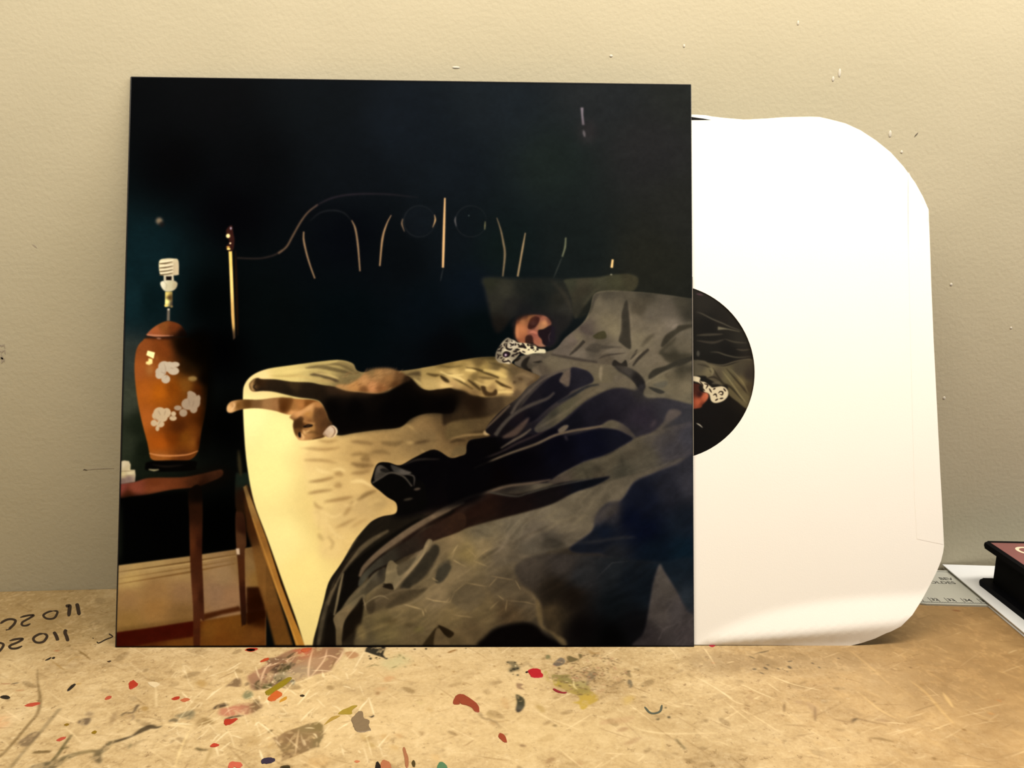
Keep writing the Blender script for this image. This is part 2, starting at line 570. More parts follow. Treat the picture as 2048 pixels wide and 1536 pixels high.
    F('905,470 965,470 985,700 972,760 975,1000 985,1280 960,1312 948,1308 935,1100 920,850 908,720', '930,650,76,46,24;960,600,40,18,8;940,900,70,34,14;965,1100,44,18,8;955,1270,36,16,6', 1, 1)
    F('905,740 932,738 935,785 912,785', (206, 176, 140), 1, 1, False)
    # bed side rail and its dark slot
    F('905,190 940,180 1000,180 1040,330 1130,480 1130,700 1060,700 1000,560 960,470 905,440', '960,230,20,28,20;980,330,30,14,6;1000,460,34,18,6;1060,620,42,18,4', 1, 1.5)
    S('925,0 935,120 945,200', (52, 44, 24), 7, .9, 2)
    fr(460, 850, 3.339)
    F('95,470 130,560 200,750 260,940 320,1150 420,1475 300,1475 240,1240 190,1080 150,830 110,700', '130,700,58,30,10;200,900,116,76,32;260,1100,120,78,32;340,1400,116,72,24;280,1300,112,68,24', .9, 2, False)
    F('88,415 112,400 150,500 250,760 345,1060 430,1290 505,1478 440,1478 385,1300 300,1080 200,800 120,540', '100,430,110,82,44;130,520,150,110,56;200,720,140,92,38;280,960,164,110,44;360,1200,172,116,46;440,1420,186,126,44', 1, .9, False)
    S('150,620 260,930 360,1230 455,1478', (220, 160, 72), (1, 2, 3), .6, 1)
    S('105,395 150,500 250,760 345,1060 430,1290 508,1480', (30, 12, 0), 4, .95, .8, False)
    # white fitted sheet
    fr()
    m = F('486,792 490,768 506,750 535,738 580,731 640,723 680,720 706,727 722,744 800,742 862,733 905,724 960,715 1005,716 1040,735 1090,745 1100,800 1000,900 820,1000 640,1320 620,1320 592,1238 568,1172 535,1078 508,1004 494,930 488,860',
          '500,830,255,240,160;540,950,255,236,150;560,870,255,236,152;600,1150,255,228,140;625,1285,250,224,138;560,1080,255,234,150;650,1010,236,206,126;640,900,238,206,130;700,900,200,164,96;'
          '760,880,172,138,82;850,880,132,102,62;900,850,84,64,38;940,830,40,28,14;700,1080,240,206,126;690,1000,214,176,108;780,980,196,158,96;740,940,206,168,102;560,745,214,188,112;'
          '650,735,176,152,90;690,768,110,92,56;860,745,116,96,58;950,740,150,124,70;1000,770,120,96,54;1050,760,80,62,40;520,760,240,210,140;940,800,30,20,8;800,920,170,136,82;'
          '870,920,120,94,56;630,860,250,220,140', 1, .9)
    P.clip = P.full(m)
    fr(460, 850, 3.339)
    dk, lt = (140, 104, 56), (255, 226, 150)
    for q, cc, w, a in (('470,155 560,150 700,130', dk, 4, .4), ('500,230 600,235 720,225 800,240', dk, 5, .35), ('520,380 600,375 700,350 860,320', dk, 4, .55),
                        ('540,460 620,440 720,430', dk, 4, .4), ('600,530 720,500 860,470 1000,430', dk, 6, .4), ('560,590 640,560 700,600', dk, 6, .25),
                        ('620,650 740,680 800,640', dk, 6, .3), ('640,760 740,700 850,620 960,520', dk, 5, .3), ('800,190 900,175 1050,190', dk, 6, .5),
                        ('850,240 900,270 960,235', dk, 8, .4), ('700,190 820,210 900,230', lt, 3, .4), ('800,385 880,380 940,410', lt, 4, .5), ('600,300 640,320 720,330', lt, 3, .3),
                        ('480,240 520,280 580,260', lt, 5, .4), ('740,560 850,500 950,470', lt, 4, .3), ('640,700 720,650 800,560', lt, 4, .3), ('650,800 760,720', lt, 4, .3),
                        ('560,520 600,610 590,700', dk, 7, .22), ('620,860 660,820 720,830', dk, 5, .25), ('700,780 740,740 760,810', dk, 3, .3), ('680,860 740,800', lt, 3, .35),
                        ('1050,60 1150,75 1250,70', dk, 6, .4), ('1130,40 1180,0 1260,60', (206, 170, 104), 5, .5), ('1200,130 1300,110 1400,100', (70, 50, 28), 5, .7),
                        ('1170,100 1240,125 1330,95', (210, 176, 120), 3, .6), ('950,90 1050,100 1120,120', (216, 180, 112), 3, .4), ('860,60 960,80 1060,60', dk, 4, .4)):
        S(q, cc, w, a, 2)
    rw = np.random.default_rng(3)
    for i in range(70):
        x, y = rw.uniform(480, 1120), rw.uniform(120, 880)
        if x < 520 + max(0, (y - 500)) * .35:
            continue
        l, an = rw.uniform(50, 150), rw.uniform(-.5, .25)
        up = rw.random() < .5
        S(np.array([[x, y], [x + l * .5, y + l * .5 * an - 8], [x + l, y + l * an]]), (150, 116, 66) if up else (232, 196, 122), rw.uniform(2, 5), .2, 1.6)
    # sheet ridges behind the cat
    fr(440, 680, 4.452)
    for q, cc, w, a in (('480,300 700,270 900,240 1060,180', (224, 196, 120), 5, .6), ('760,250 900,240 1050,270 1180,300', (72, 58, 34), 8, .7), ('900,230 1050,215 1180,270 1250,300', (84, 68, 40), 6, .7),
                        ('1040,190 1150,230 1230,300', (120, 100, 60), 5, .8), ('800,310 900,310 1000,350 1060,370', (60, 46, 30), 10, .8), ('840,290 950,310 1060,345', (214, 184, 112), 5, .8),
                        ('560,320 760,330 1000,390', (196, 164, 96), 4, .6), ('860,370 960,360 1020,380', (170, 140, 84), 5, .8), ('440,320 600,320 760,300', (160, 130, 70), 4, .4),
                        ('1660,310 1780,300 1850,350', (64, 50, 30), 8, .8), ('1720,340 1800,400 1880,440', (196, 170, 104), 6, .7), ('1900,340 1920,400 1870,440', (170, 146, 88), 8, .7),
                        ('1780,310 1880,340 1960,330', (40, 28, 16), 9, .8), ('1880,300 1960,310 2040,360', (30, 18, 8), 10, .8), ('1640,270 1800,255 2000,240', (150, 126, 72), 4, .6),
                        ('1960,390 2020,400 2060,430', (190, 160, 96), 6, .7)):
        S(q, cc, w, a, 1.6)
    fr(900, 700, 4.096)
    for q, cc, w, a in (('0,120 150,95 300,110 420,160 560,220', (128, 104, 56), 9, .8), ('0,205 100,180 230,190 380,230 520,280 600,300', (206, 172, 96), 9, .75), ('0,285 60,270 140,300', (226, 192, 120), 9, .8),
                        ('60,215 200,250 330,300', (50, 36, 18), 6, .8), ('120,150 300,200 440,240', (66, 50, 24), 6, .7), ('280,270 420,310 560,350', (150, 120, 66), 9, .7),
                        ('150,235 250,280 300,350', (44, 30, 14), 7, .7), ('330,300 400,340 460,330', (44, 28, 12), 7, .8), ('200,320 260,370 330,380', (196, 160, 92), 7, .8),
                        ('420,200 560,240 680,230', (104, 84, 54), 9, .7), ('480,280 560,290 640,300', (70, 54, 36), 6, .6), ('0,80 120,75 260,100', (60, 46, 20), 6, .7), ('20,235 80,225 150,215', (60, 42, 18), 4, .7)):
        S(q, cc, w, a, 1.7)
    fr(880, 690, 5.773)
    F('-200,190 0,200 150,160 250,130 450,120 620,180 800,220 930,280 1100,360 1000,500 880,640 700,620 480,590 330,580 180,520 0,520 -200,530',
      '0,220,110,88,46;100,200,120,96,50;250,230,140,114,62;450,200,96,76,42;500,270,150,124,68;700,320,190,158,92;650,250,96,78,46;850,300,84,68,44;1000,380,104,84,58;900,400,90,72,48;950,470,118,96,64;0,320,170,140,80;150,330,196,164,98;350,290,186,154,88;400,360,110,88,48;'
      '250,380,190,158,92;50,450,206,170,106;150,480,170,136,84;550,430,196,162,96;450,420,150,122,70;700,480,210,176,106;800,520,190,154,94;600,500,150,118,70;700,560,150,120,72;300,540,136,106,62;400,560,120,92,54;880,560,90,70,48;-100,300,150,124,70;-100,450,180,150,90', .95, 2.5)
    F('100,140 250,100 620,110 640,180 450,150 300,160', (30, 24, 10), .7, 3)
    for q, cc, w, a in (('300,260 420,280 560,330 680,380', (50, 36, 16), (1.5, 4, 6, 4), .85), ('640,410 720,460 830,500', (44, 28, 10), (3, 6, 2), .9), ('150,380 250,430 380,510', (52, 38, 18), (1.5, 4, 2), .85), ('320,400 400,460 470,520', (46, 32, 14), (3, 6, 4), .85),
                        ('0,350 60,400 110,430', (36, 24, 10), 8, .9), ('-160,330 -60,350 0,345', (60, 44, 20), 6, .8), ('0,320 60,340 150,335', (80, 62, 32), 4, .8), ('440,370 540,380 640,385', (90, 70, 38), 6, .8), ('840,430 880,430', (60, 44, 28), 6, .7), ('900,390 960,395', (64, 48, 30), 6, .7),
                        ('1000,470 1080,410', (76, 58, 42), 5, .7), ('0,310 120,352 270,342', (226, 194, 120), (3, 5, 2), .85), ('290,288 360,292 420,304', (222, 190, 116), (4, 6, 2), .85), ('500,290 640,318 770,372', (210, 178, 104), (5, 9, 5), .7), ('660,545 760,540 850,545', (224, 190, 116), (6, 5, 2), .8),
                        ('390,410 480,455 560,470', (214, 180, 110), 5, .6), ('150,370 220,380 290,425', (228, 196, 124), (3, 6, 3), .85), ('0,460 60,480 150,472', (216, 182, 112), 7, .7), ('0,240 120,255 260,240', (76, 60, 30), 4, .6), ('560,200 700,235 830,300', (70, 56, 32), 6, .6), ('860,360 960,340 1060,380', (120, 98, 66), 6, .6)):
        S(q, cc, w, a, 1.5)
    F('470,480 520,478 540,530 600,548 640,508 662,540 640,585 540,592 500,560', (48, 32, 16), .9, 1.4)
    fr(560, 860, 3.967)
    F('95,100 200,140 180,230 200,330 230,500 270,580 250,650 290,760 330,800 320,1000 520,1000 600,860 700,760 920,640 900,590 780,480 735,430 730,380 760,260 800,250 900,260 1190,180 1190,0 450,20 250,80',
      '150,120,250,220,145;250,200,226,190,122;230,400,238,206,134;300,550,232,198,128;300,750,238,204,134;400,150,206,168,104;600,200,184,148,90;800,150,150,118,70;1000,100,128,102,62;1150,60,110,88,54;500,350,214,178,112;600,450,220,184,116;700,400,198,160,98;'
      '650,600,196,162,104;800,580,180,148,92;850,640,210,172,104;500,700,210,176,114;450,800,224,188,120;650,760,204,168,106;400,900,236,202,130;540,900,228,192,120;700,280,160,126,76;900,220,150,120,72', .8, 6)
    for q, cc, w, a in (('200,145 350,155 480,140', dk, 5, .6), ('190,240 330,242 450,262', dk, 5, .5), ('230,412 330,400 430,375', dk, 5, .75), ('220,505 300,490 420,475', dk, 5, .65), ('270,570 300,610 340,622', dk, 4, .6), ('350,570 480,550 580,530', dk, 6, .6),
                        ('560,262 640,282 750,282', (112, 84, 46), 8, .7), ('560,200 640,190 740,200', (120, 92, 50), 6, .6), ('560,345 640,340 720,320', (130, 98, 54), 6, .6), ('610,560 690,510 765,482', (116, 88, 48), 7, .7), ('500,680 540,640 580,560', dk, 7, .45), ('440,780 520,740 600,700', dk, 5, .5),
                        ('430,355 470,345 500,362', (150, 114, 64), 9, .6), ('430,450 465,440 490,452', (150, 114, 64), 10, .55), ('300,80 380,95 460,80', dk, 5, .55), ('560,90 660,100 740,112', (110, 82, 46), 7, .6), ('800,100 900,112 980,90', (92, 70, 40), 9, .6), ('1060,112 1120,96 1190,84', (64, 46, 26), 4, .85),
                        ('640,240 680,225 710,250', (112, 84, 46), 12, .6), ('720,180 800,170 880,190', (104, 80, 46), 7, .5), ('400,320 470,310 520,330', (246, 214, 144), 5, .6), ('560,412 650,405 730,452', (248, 216, 146), (3, 7, 3), .7), ('280,300 330,330 420,342', (250, 220, 150), 5, .5), ('500,590 560,602 620,560', (240, 206, 138), 4, .5),
                        ('320,640 420,690 500,660', (248, 216, 146), 4, .5), ('350,700 440,830 520,860', (248, 218, 148), 4, .45), ('890,600 918,640 880,655', (236, 196, 120), 4, .6), ('1115,150 1150,182 1190,172', (190, 156, 96), 2.5, .7), ('1000,98 1060,104', (200, 164, 100), 4, .6), ('700,600 760,560 820,560', (214, 178, 112), 6, .5),
                        ('380,840 420,900 400,952', dk, 5, .35), ('300,820 340,880', dk, 7, .3), ('560,780 620,740 700,700', (168, 130, 76), 5, .45)):
        S(q, cc, w * 1.15 if not isinstance(w, tuple) else w, a, 2.6)
    fr(900, 700, 4.096)
    F('-40,345 100,330 200,380 320,385 430,375 560,390 520,440 400,520 300,545 150,560 0,600 -60,600', '0,400,14,8,4;200,440,26,16,8;400,430,60,46,30;480,420,84,66,42;100,540,44,32,18', .95, 2.6)
    F('-20,610 120,570 300,550 420,500 560,400 600,420 420,560 290,650 150,680 -20,730', '60,650,90,72,42;250,590,84,66,40;450,480,88,70,46', .85, 2.4)
    S('0,730 120,700 260,690 330,675', (150, 120, 74), 5, .7, 1.6)
    O(300, 678, 28, 22, (176, 146, 100), .9, 1.4)
    S('0,760 60,740 130,740', (50, 36, 20), 6, .7, 1.6)
    F('20,830 60,790 110,790 140,820 120,860 60,860 0,890', (96, 78, 48), .8, 2)
    P.clip = None
    # cat, fore leg stretched over the edge
    fr(440, 680, 4.452)
    F('60,605 75,570 110,545 200,530 350,532 520,513 700,525 860,540 900,600 800,640 640,668 560,652 480,630 350,610 240,612 160,628 100,650 66,640',
      '85,610,224,172,110;120,570,190,140,84;160,580,110,72,30;240,570,84,52,20;320,570,112,78,42;420,570,148,106,62;500,580,150,104,60;570,590,86,44,12;640,600,150,100,50;720,570,166,108,54;780,570,110,64,24;640,650,206,146,84', 1, 1.0)
    F('530,520 600,515 650,530 610,640 550,640 525,590', (74, 40, 12), .7, 2.4)
    S('90,640 130,590 120,560', (240, 196, 140), 3, .6, 1.2)
    F('265,430 262,390 300,350 340,338 372,348 500,352 640,372 800,378 900,398 1030,418 1130,450 1350,474 1480,470 1560,420 1640,330 1700,340 1780,420 1860,448 1960,438 2080,445 2080,640 1900,650 1800,662 1700,702 1600,778 1400,800 1200,828 1060,850 1000,800 940,640 900,560 840,530 700,512 600,490 480,462 380,455 320,460 285,455',
      '300,400,96,66,36;330,380,40,24,10;450,420,34,24,14;600,440,28,20,12;760,450,28,20,12;900,470,26,18,10;1000,600,10,7,4;1200,600,6,4,3;1500,600,3,2,2;1700,600,2,2,1;1950,560,6,3,2;1300,500,36,24,14;'
      '1100,480,48,32,18;1400,500,26,16,8;1750,420,18,11,6;1950,470,30,18,8;1000,440,44,30,18;640,390,50,36,20;350,450,30,20,12', 1, 1.1)
    F('275,420 268,395 300,355 320,345 300,380 300,430 310,455 285,452', (190, 148, 90), .75, 1.5)
    S('320,390 300,420 330,450', (10, 6, 4), 3, .7, 1)
    F('980,500 1300,500 1500,430 1640,350 1700,370 1800,470 2080,470 2080,640 1800,660 1600,770 1200,820 1060,840 1000,760 930,600', (3, 2, 2), .8, 5)
    # furry flank
    F('1030,416 1060,395 1140,395 1200,365 1240,340 1290,290 1340,265 1400,252 1500,250 1570,268 1640,300 1700,350 1640,380 1540,430 1430,470 1350,474 1240,462 1130,452',
      '1080,410,170,126,74;1200,410,176,124,68;1280,370,176,126,74;1350,420,184,124,74;1400,300,150,110,64;1350,280,120,92,54;1500,280,134,98,58;1500,340,136,94,52;1600,320,92,62,34;1560,400,74,46,22;1430,440,120,76,40;1660,350,40,26,14;1280,440,110,70,36', 1, 2)
    for i in range(46):
        x, y = rw.uniform(1080, 1600), rw.uniform(290, 450)
        S(np.array([[x, y], [x + rw.uniform(25, 70), y - rw.uniform(10, 50)]]), (206, 150, 92) if i % 2 else (92, 60, 32), 1.6, .3, .9)
    for x in range(1290, 1560, 26):
        S(np.array([[x, 272 - 8 * math.sin((x - 1290) / 85.)], [x + 30, 246 - 10 * math.sin((x - 1290) / 85.)]]), (70, 52, 30), 1.6, .6, .9)
    # head upside down on the sheet
    F('620,690 660,650 730,620 790,580 850,550 905,570 945,640 965,700 1000,750 960,800 930,862 860,880 790,893 710,892 680,860 662,820 650,770 655,720',
      '700,660,206,146,86;800,610,190,136,78;870,580,166,112,60;780,660,176,122,62;900,640,84,54,28;860,700,120,82,44;700,740,64,38,16;760,700,150,102,56;930,740,50,32,16;820,780,168,120,64;'
      '770,830,176,126,72;720,870,196,140,84;860,840,130,88,44;690,800,86,54,24;780,740,110,66,30;920,820,70,44,20', 1, 1.2)
    F('840,610 930,630 965,740 930,830 860,860 845,760', (84, 52, 26), .75, 2.4)
    S('700,660 760,630 840,570', (222, 164, 104), 7, .5, 2)
    F('655,740 690,700 720,680 745,700 735,740 760,760 730,790 690,780 665,800', (58, 34, 14), .8, 1.6)
    S('740,775 790,755 820,762 790,772 750,778', (14, 8, 6), (2, 4, 2), .95, .8)
    S('740,720 800,740 850,745', (190, 136, 80), 5, .6, 1.4)
    S('740,800 760,830 800,800', (226, 178, 112), 5, .7, 1.3)
    F('695,830 712,815 722,840 718,870 700,862', (16, 10, 8), .95, .8)
    F('660,800 700,795 715,815 690,830 690,860 670,840', (96, 60, 26), .8, 1.4)
    S('725,830 745,870 720,888', (236, 190, 126), 4, .7, 1.1)
    S('760,830 840,820 900,850', (84, 54, 24), 5, .6, 1.6)
    S('820,885 890,868 935,855', (60, 34, 12), 3, .8, 1)
    F('915,840 940,800 970,770 1005,760 1035,790 1042,825 1015,862 985,872 945,862', '950,830,190,160,130;990,800,206,178,146;990,850,206,174,132;930,850,150,116,84', 1, .9)
    S('985,765 1015,785 1024,820 1008,850 985,868', (120, 86, 60), 2.4, .8, .8)
    S('1005,762 1035,790 1040,828 1014,862', (240, 212, 168), 3, .8, .8)
    # pillows
    fr(940, 540, 4.452)
    F('120,68 400,74 740,72 860,110 900,250 920,420 760,600 420,640 400,420 240,560 160,300 135,180', '170,110,38,38,26;300,180,44,42,32;220,260,38,36,28;360,300,32,30,26;480,150,24,25,21;600,250,20,22,20;700,140,26,28,24;800,250,32,31,25;860,320,40,38,32;480,360,20,20,20;800,450,28,26,24;260,480,22,18,14', .9, 3.5)
    S('720,90 800,170 870,270 920,400', (66, 58, 44), 5, .5, 3)
    F('840,85 1000,70 1140,62 1250,42 1330,36 1420,34 1500,80 1440,190 1180,190 1100,230 960,420 920,400 900,260 862,150',
      '900,110,46,46,34;1000,120,52,48,36;1150,100,54,52,38;1300,90,54,52,36;1400,70,50,46,32;1050,250,44,42,32;980,350,40,38,30;1000,200,44,40,30', 1, 1.6)
    S('1160,140 1090,220 1000,330', (74, 68, 50), 6, .5, 2.4)
    F('1090,230 1140,180 1120,250 1080,350 1000,420 960,410', (28, 28, 22), .8, 2.4)
    # quilt, one great cover with folds
    fr()
    QU = '1111,697 1131,675 1165,646 1180,619 1188,589 1210,581 1254,582 1320,588 1380,597 1420,605 1450,700 1460,950 1450,1250 1420,1330 1200,1340 800,1340 650,1330 625,1300 636,1246 647,1205 658,1164 682,1128 708,1083 730,1056 745,1042 765,1033 792,1027 793,1006 775,994 760,982 743,967 745,952 755,928 775,925 800,931 830,915 868,899 900,916 920,913 932,907 934,890 941,880 963,876 981,871 971,859 998,825 1036,795 1056,773 1080,754 1062,744 1046,737 1029,727 1042,712 1076,706'
    m = F(QU, '1221,630,106,98,72;1198,600,92,86,64;1150,680,84,76,60;1250,600,76,70,54;1299,641,98,91,72;1322,610,66,62,48;1370,620,58,55,44;1367,650,88,83,66;1322,690,92,86,68;1378,690,98,92,72;1367,760,100,94,70;'
              '1260,720,90,82,62;1180,730,90,82,62;1200,760,96,88,64;1110,735,86,78,60;1300,760,84,78,60;1250,770,80,74,56;1060,735,66,60,46;1100,770,40,36,36;1000,860,14,11,12;1100,880,9,9,22;1200,830,16,15,26;1290,800,28,26,32;'
              '1370,830,46,46,48;930,960,4,2,4;850,940,3,2,2;800,990,2,2,2;1000,930,5,3,8;1200,900,36,34,30;1300,880,62,58,46;1380,890,52,50,50;1250,930,72,66,50;1150,960,80,73,54;1100,1010,96,88,66;1000,1050,96,88,62;900,1100,120,105,66;'
              '960,1060,104,94,64;900,1150,112,97,66;830,1200,116,101,65;760,1220,100,88,56;1000,1150,86,76,54;800,1280,98,86,58;900,1250,96,82,52;1050,1180,62,54,38;1300,1010,10,16,38;1380,980,34,35,42;1350,1080,10,18,34;1150,1150,34,28,20;1250,1180,16,20,24;1200,1270,3,2,2;'
              '1340,1230,58,54,50;700,1150,66,58,38;660,1230,34,30,20;720,1260,34,28,18;760,1100,40,36,24;820,1060,44,32,22;900,1010,26,15,10', 1, .9)
    P.clip = P.full(m)
    fr(940, 540, 4.452)
    F('1360,330 1385,272 1402,270 1420,400 1430,560 1428,700 1380,690 1310,640 1340,560 1350,430', (45, 42, 33), .9, 1.8)
    F('1090,590 1190,540 1206,580 1180,615 1110,606', (56, 53, 32), .9, 1.4)
    F('740,720 860,592 930,556 915,640 860,745 780,745', '800,680,84,76,64;900,600,92,82,70;860,720,70,62,52', .8, 2)
    F('870,750 960,670 1000,625 1022,618 1012,680 930,740', (48, 44, 36), .9, 1.6)
    S('1030,600 1150,640 1300,660', (120, 110, 84), 5, .35, 3)
    F('1690,660 1740,575 1850,500 2010,470 2010,500 1870,545 1780,605 1725,690', (48, 46, 34), .75, 3)
    F('1850,440 1855,520 1780,560 1700,620 1650,640 1740,520', (96, 90, 72), .5, 4)
    F('1480,180 2010,200 2010,470 1860,480 1800,330 1600,260', (58, 55, 42), .5, 9)
    F('1400,260 1450,330 1500,420 1560,360 1640,300 1500,240', (74, 68, 52), .6, 5)
    F('1500,420 1600,400 1700,330 1640,500 1560,520', (104, 96, 76), .4, 5)
    F('1550,650 1640,560 1660,600 1600,690 1520,720', (64, 60, 46), .7, 3)
    F('1580,960 1620,928 1750,850 1900,800 2000,740 2010,790 1860,850 1720,905 1640,975 1590,1010', (42, 41, 31), .9, 2)
    F('1270,815 1400,828 1480,872 1545,960 1565,1030 1535,1110 1480,1010 1390,940 1310,890', (36, 34, 30), .92, 1.8)
    S('880,755 1000,790 1150,818 1300,830', (56, 50, 40), 5, .8, 1.6)
    F('1480,860 1530,760 1590,690 1570,760 1510,870', (50, 46, 36), .8, 2)
    S('1400,850 1440,790 1490,750', (118, 108, 84), 4, .6, 1.6)
    S('1150,770 1250,790 1380,760', (66, 60, 44), 6, .6, 2)
    S('1150,690 1260,690 1380,720', (108, 100, 76), 7, .5, 2.4)
    S('1020,720 1080,790 1130,800', (112, 102, 82), 5, .4, 2)
    F('385,830 460,770 540,750 600,760 680,790 620,800 540,860 500,880 440,860', '450,800,92,84,66;560,770,84,76,60;500,850,60,54,42', .9, 1.2)
    F('455,860 475,800 535,768 505,840 520,880', (26, 23, 18), .95, 1.2)
    F('440,880 540,880 560,930 580,960 520,920', (16, 13, 10), .9, 1.4)
    F('555,822 630,808 645,826', (28, 25, 20), .9, 1)
    F('550,880 700,822 900,780 1060,860 1000,892 850,880 700,905 610,950', '600,900,94,84,64;800,840,92,84,64;980,860,96,86,64', .8, 2)
    S('1172,850 1165,960', (124, 112, 84), 5, .7, 1.5)
    F('1560,1030 1625,965 1750,900 1900,860 2010,840 2010,1030 1850,1080 1700,1090 1560,1085', '1600,1030,92,86,66;1800,960,104,97,72;1950,960,100,94,70;1700,1080,88,82,62', .85, 2.4)
    F('1660,1040 1760,1062 1800,1085 1700,1085', (50, 47, 38), .8, 1.6)
    S('1590,1050 1640,1000 1740,920', (116, 108, 82), 4, .4, 2)
    fr(1100, 580, 4.233)
    F('30,540 60,490 170,380 330,230 360,80 400,25 520,12 800,20 1240,60 1300,60 1300,940 800,930 790,860 800,800 730,720 560,640 380,615 150,570',
      '120,480,86,78,64;200,420,92,82,68;290,320,70,62,52;230,400,96,88,66;400,130,92,85,65;480,260,100,92,68;540,330,106,98,72;550,120,84,78,60;640,60,70,65,50;720,250,96,88,68;740,150,66,60,45;850,200,86,80,64;1000,150,78,72,58;1100,100,54,51,39;1200,60,46,44,34;1180,200,46,44,34;900,330,100,92,72;'
      '760,420,104,96,72;700,450,106,98,74;1030,280,104,96,78;870,560,96,88,68;950,600,94,86,66;1100,470,82,76,58;1200,340,88,82,64;1050,540,52,49,36;1200,580,84,78,60;1000,720,88,81,60;1100,680,58,54,40;1200,700,80,74,56;950,760,100,93,68;1150,820,102,94,70;900,880,92,86,66;1200,880,94,88,66;450,420,74,68,53;'
      '520,520,98,90,72;600,520,100,92,72;480,570,78,70,54;250,540,100,92,74;350,520,76,70,56;500,20,60,56,44;800,30,52,49,38', .95, 1.4)
    F('605,210 640,90 660,110 675,250 682,400 680,500 600,450 580,420 600,330', (44, 41, 32), .95, 1.2)
    S('600,200 596,330 575,420', (112, 103, 78), 6, .5, 2)
    S('664,100 684,260 690,420', (110, 101, 78), 5, .5, 2)
    F('365,385 455,345 475,405 400,415', (54, 51, 31), .95, .9)
    F('270,300 330,340 380,370 320,380 260,340', (64, 56, 48), .6, 2)
    F('370,40 415,30 385,90 350,180 320,220 345,120', (58, 54, 43), .75, 1.4)
    F('700,80 860,60 800,160 760,215 730,160', (62, 57, 43), .7, 3)
    S('165,552 220,500 290,430', (44, 40, 32), (2, 7, 7), .9, 1)
    S('180,520 240,455 280,410', (108, 99, 76), 4, .6, 1.4)
    F('300,500 370,450 470,470 580,480 600,490 450,500 400,530 330,520', (60, 55, 44), .85, 1.8)
    S('410,582 480,552 640,532', (56, 50, 40), 4, .85, 1)
    S('430,540 540,500 650,510', (108, 99, 78), 5, .6, 1.4)
    F('530,640 545,590 600,620 640,590 655,640 640,650', (34, 31, 25), .95, 1)
    F('560,640 650,650 730,690 790,750 806,812 770,845 720,800 660,720 600,680', '600,660,50,46,38;650,690,58,54,46;740,730,28,26,23;780,800,24,23,22', .95, 1.4)
    S('680,592 715,545 738,500', (48, 44, 34), 5, .85, 1)
    S('700,642 760,565 835,500', (42, 38, 30), (3, 7, 5), .9, 1.1)
    S('665,615 725,565 780,520', (116, 106, 82), 5, .75, 1)
    S('640,560 700,540 760,510', (92, 84, 64), 4, .6, 1)
    S('770,480 830,412 885,368', (70, 64, 48), 8, .85, 2.2)
    F('940,460 980,380 1060,330 1090,300 1180,288 1260,276 1260,296 1130,338 1050,390 960,480', (46, 43, 32), .95, 1.4)
    S('1030,318 1085,285', (122, 112, 92), 5, .7, 1.4)
    F('920,540 960,480 1060,400 1050,440 980,500 960,530', (58, 54, 40), .85, 1.8)
    F('920,520 1000,530 1100,540 1200,540 1150,600 1060,620 980,600 960,570', (48, 45, 33), .85, 2.2)
    F('832,725 880,670 980,640 1080,590 1190,560 1260,500 1260,556 1150,622 1040,662 940,702 850,757', (42, 40, 31), .95, 1.3)
    F('1080,660 1180,640 1260,640 1260,712 1150,700', (52, 49, 37), .7, 4)
    F('830,822 900,830 972,862 920,876', (44, 43, 36), .95, 1.1)
    F('870,800 980,768 992,800 940,830', (76, 74, 60), .75, 1.6)
    S('800,800 850,762 960,700 1080,640', (114, 106, 80), 4, .6, 1.6)
    S('800,880 900,905 1000,920', (104, 98, 76), 5, .4, 2)
    S('430,640 424,720 432,772', (124, 114, 86), 6, .75, 1.2)
    F('540,740 600,722 680,760 720,830 620,830 560,800', (92, 84, 66), .8, 2)
    F('0,560 100,562 250,592 330,606 380,640 250,660 170,650 60,680 -60,720 -100,640', '0,600,94,86,64;150,610,92,84,64;300,630,90,82,62;-60,680,70,62,48', .8, 2)
    S('10,545 120,565 260,590 400,610', (52, 46, 38), (3, 5, 6, 4), .8, 1.4)
    fr(900, 700, 4.096)
    F('480,600 560,500 620,420 700,330 800,240 880,188 925,186 912,230 905,262 962,300 985,150 1080,155 1150,190 1175,255 1100,295 1000,335 960,372 880,420 800,480 700,570 640,600 560,640', '560,540,18,14,16;700,400,20,18,22;850,300,16,15,24;1080,220,26,25,34;800,420,12,12,22;650,580,10,9,18', .95, 1.4)
    S('285,650 400,540 490,450', (84, 70, 52), (3, 5, 4), .85, 1.1)
    S('500,525 560,430 640,345 760,240 900,176 990,155', (76, 68, 56), (6, 5, 4, 4), .85, 1.2)
    F('895,252 935,190 985,165 976,292 940,280', (92, 80, 64), .9, 1.4)
    S('370,700 420,630 500,545 600,480 700,435 800,395 855,348', (66, 60, 50), (8, 7, 7, 4), .9, 1.5)
    F('690,640 800,530 840,490 950,420 1080,330 1200,270 1335,265 1400,230 1480,250 1510,300 1330,300 1250,335 1130,400 1030,480 930,565 850,625 740,680', '760,640,60,56,46;850,520,54,52,40;950,480,72,68,48;1150,340,84,76,56;1300,290,92,84,64;1450,270,92,84,64;900,560,84,77,56', .95, 1.4)
    S('880,430 1000,372 1120,302 1220,282', (24, 26, 30), (3, 6, 5, 2), .85, 1.6)
    S('700,650 840,570 960,500 1090,400 1240,310', (104, 94, 70), 5, .5, 2)
    F('860,640 960,560 1080,450 1200,370 1320,318 1420,310 1520,330 1560,280 1600,300 1580,350 1620,392 1750,392 1900,425 2040,470 2040,560 1900,540 1760,590 1680,670 1520,720 1420,660 1300,585 1240,625 1100,640 980,670 930,690', '1000,580,12,12,22;1200,450,22,21,30;1400,420,28,26,33;1300,560,22,20,27;1550,560,36,32,38;1500,680,34,32,36;1800,470,42,41,44;1980,520,48,48,50;1560,330,40,38,36', .95, 1.8)
    S('1640,640 1690,570', (74, 64, 62), 7, .7, 3)
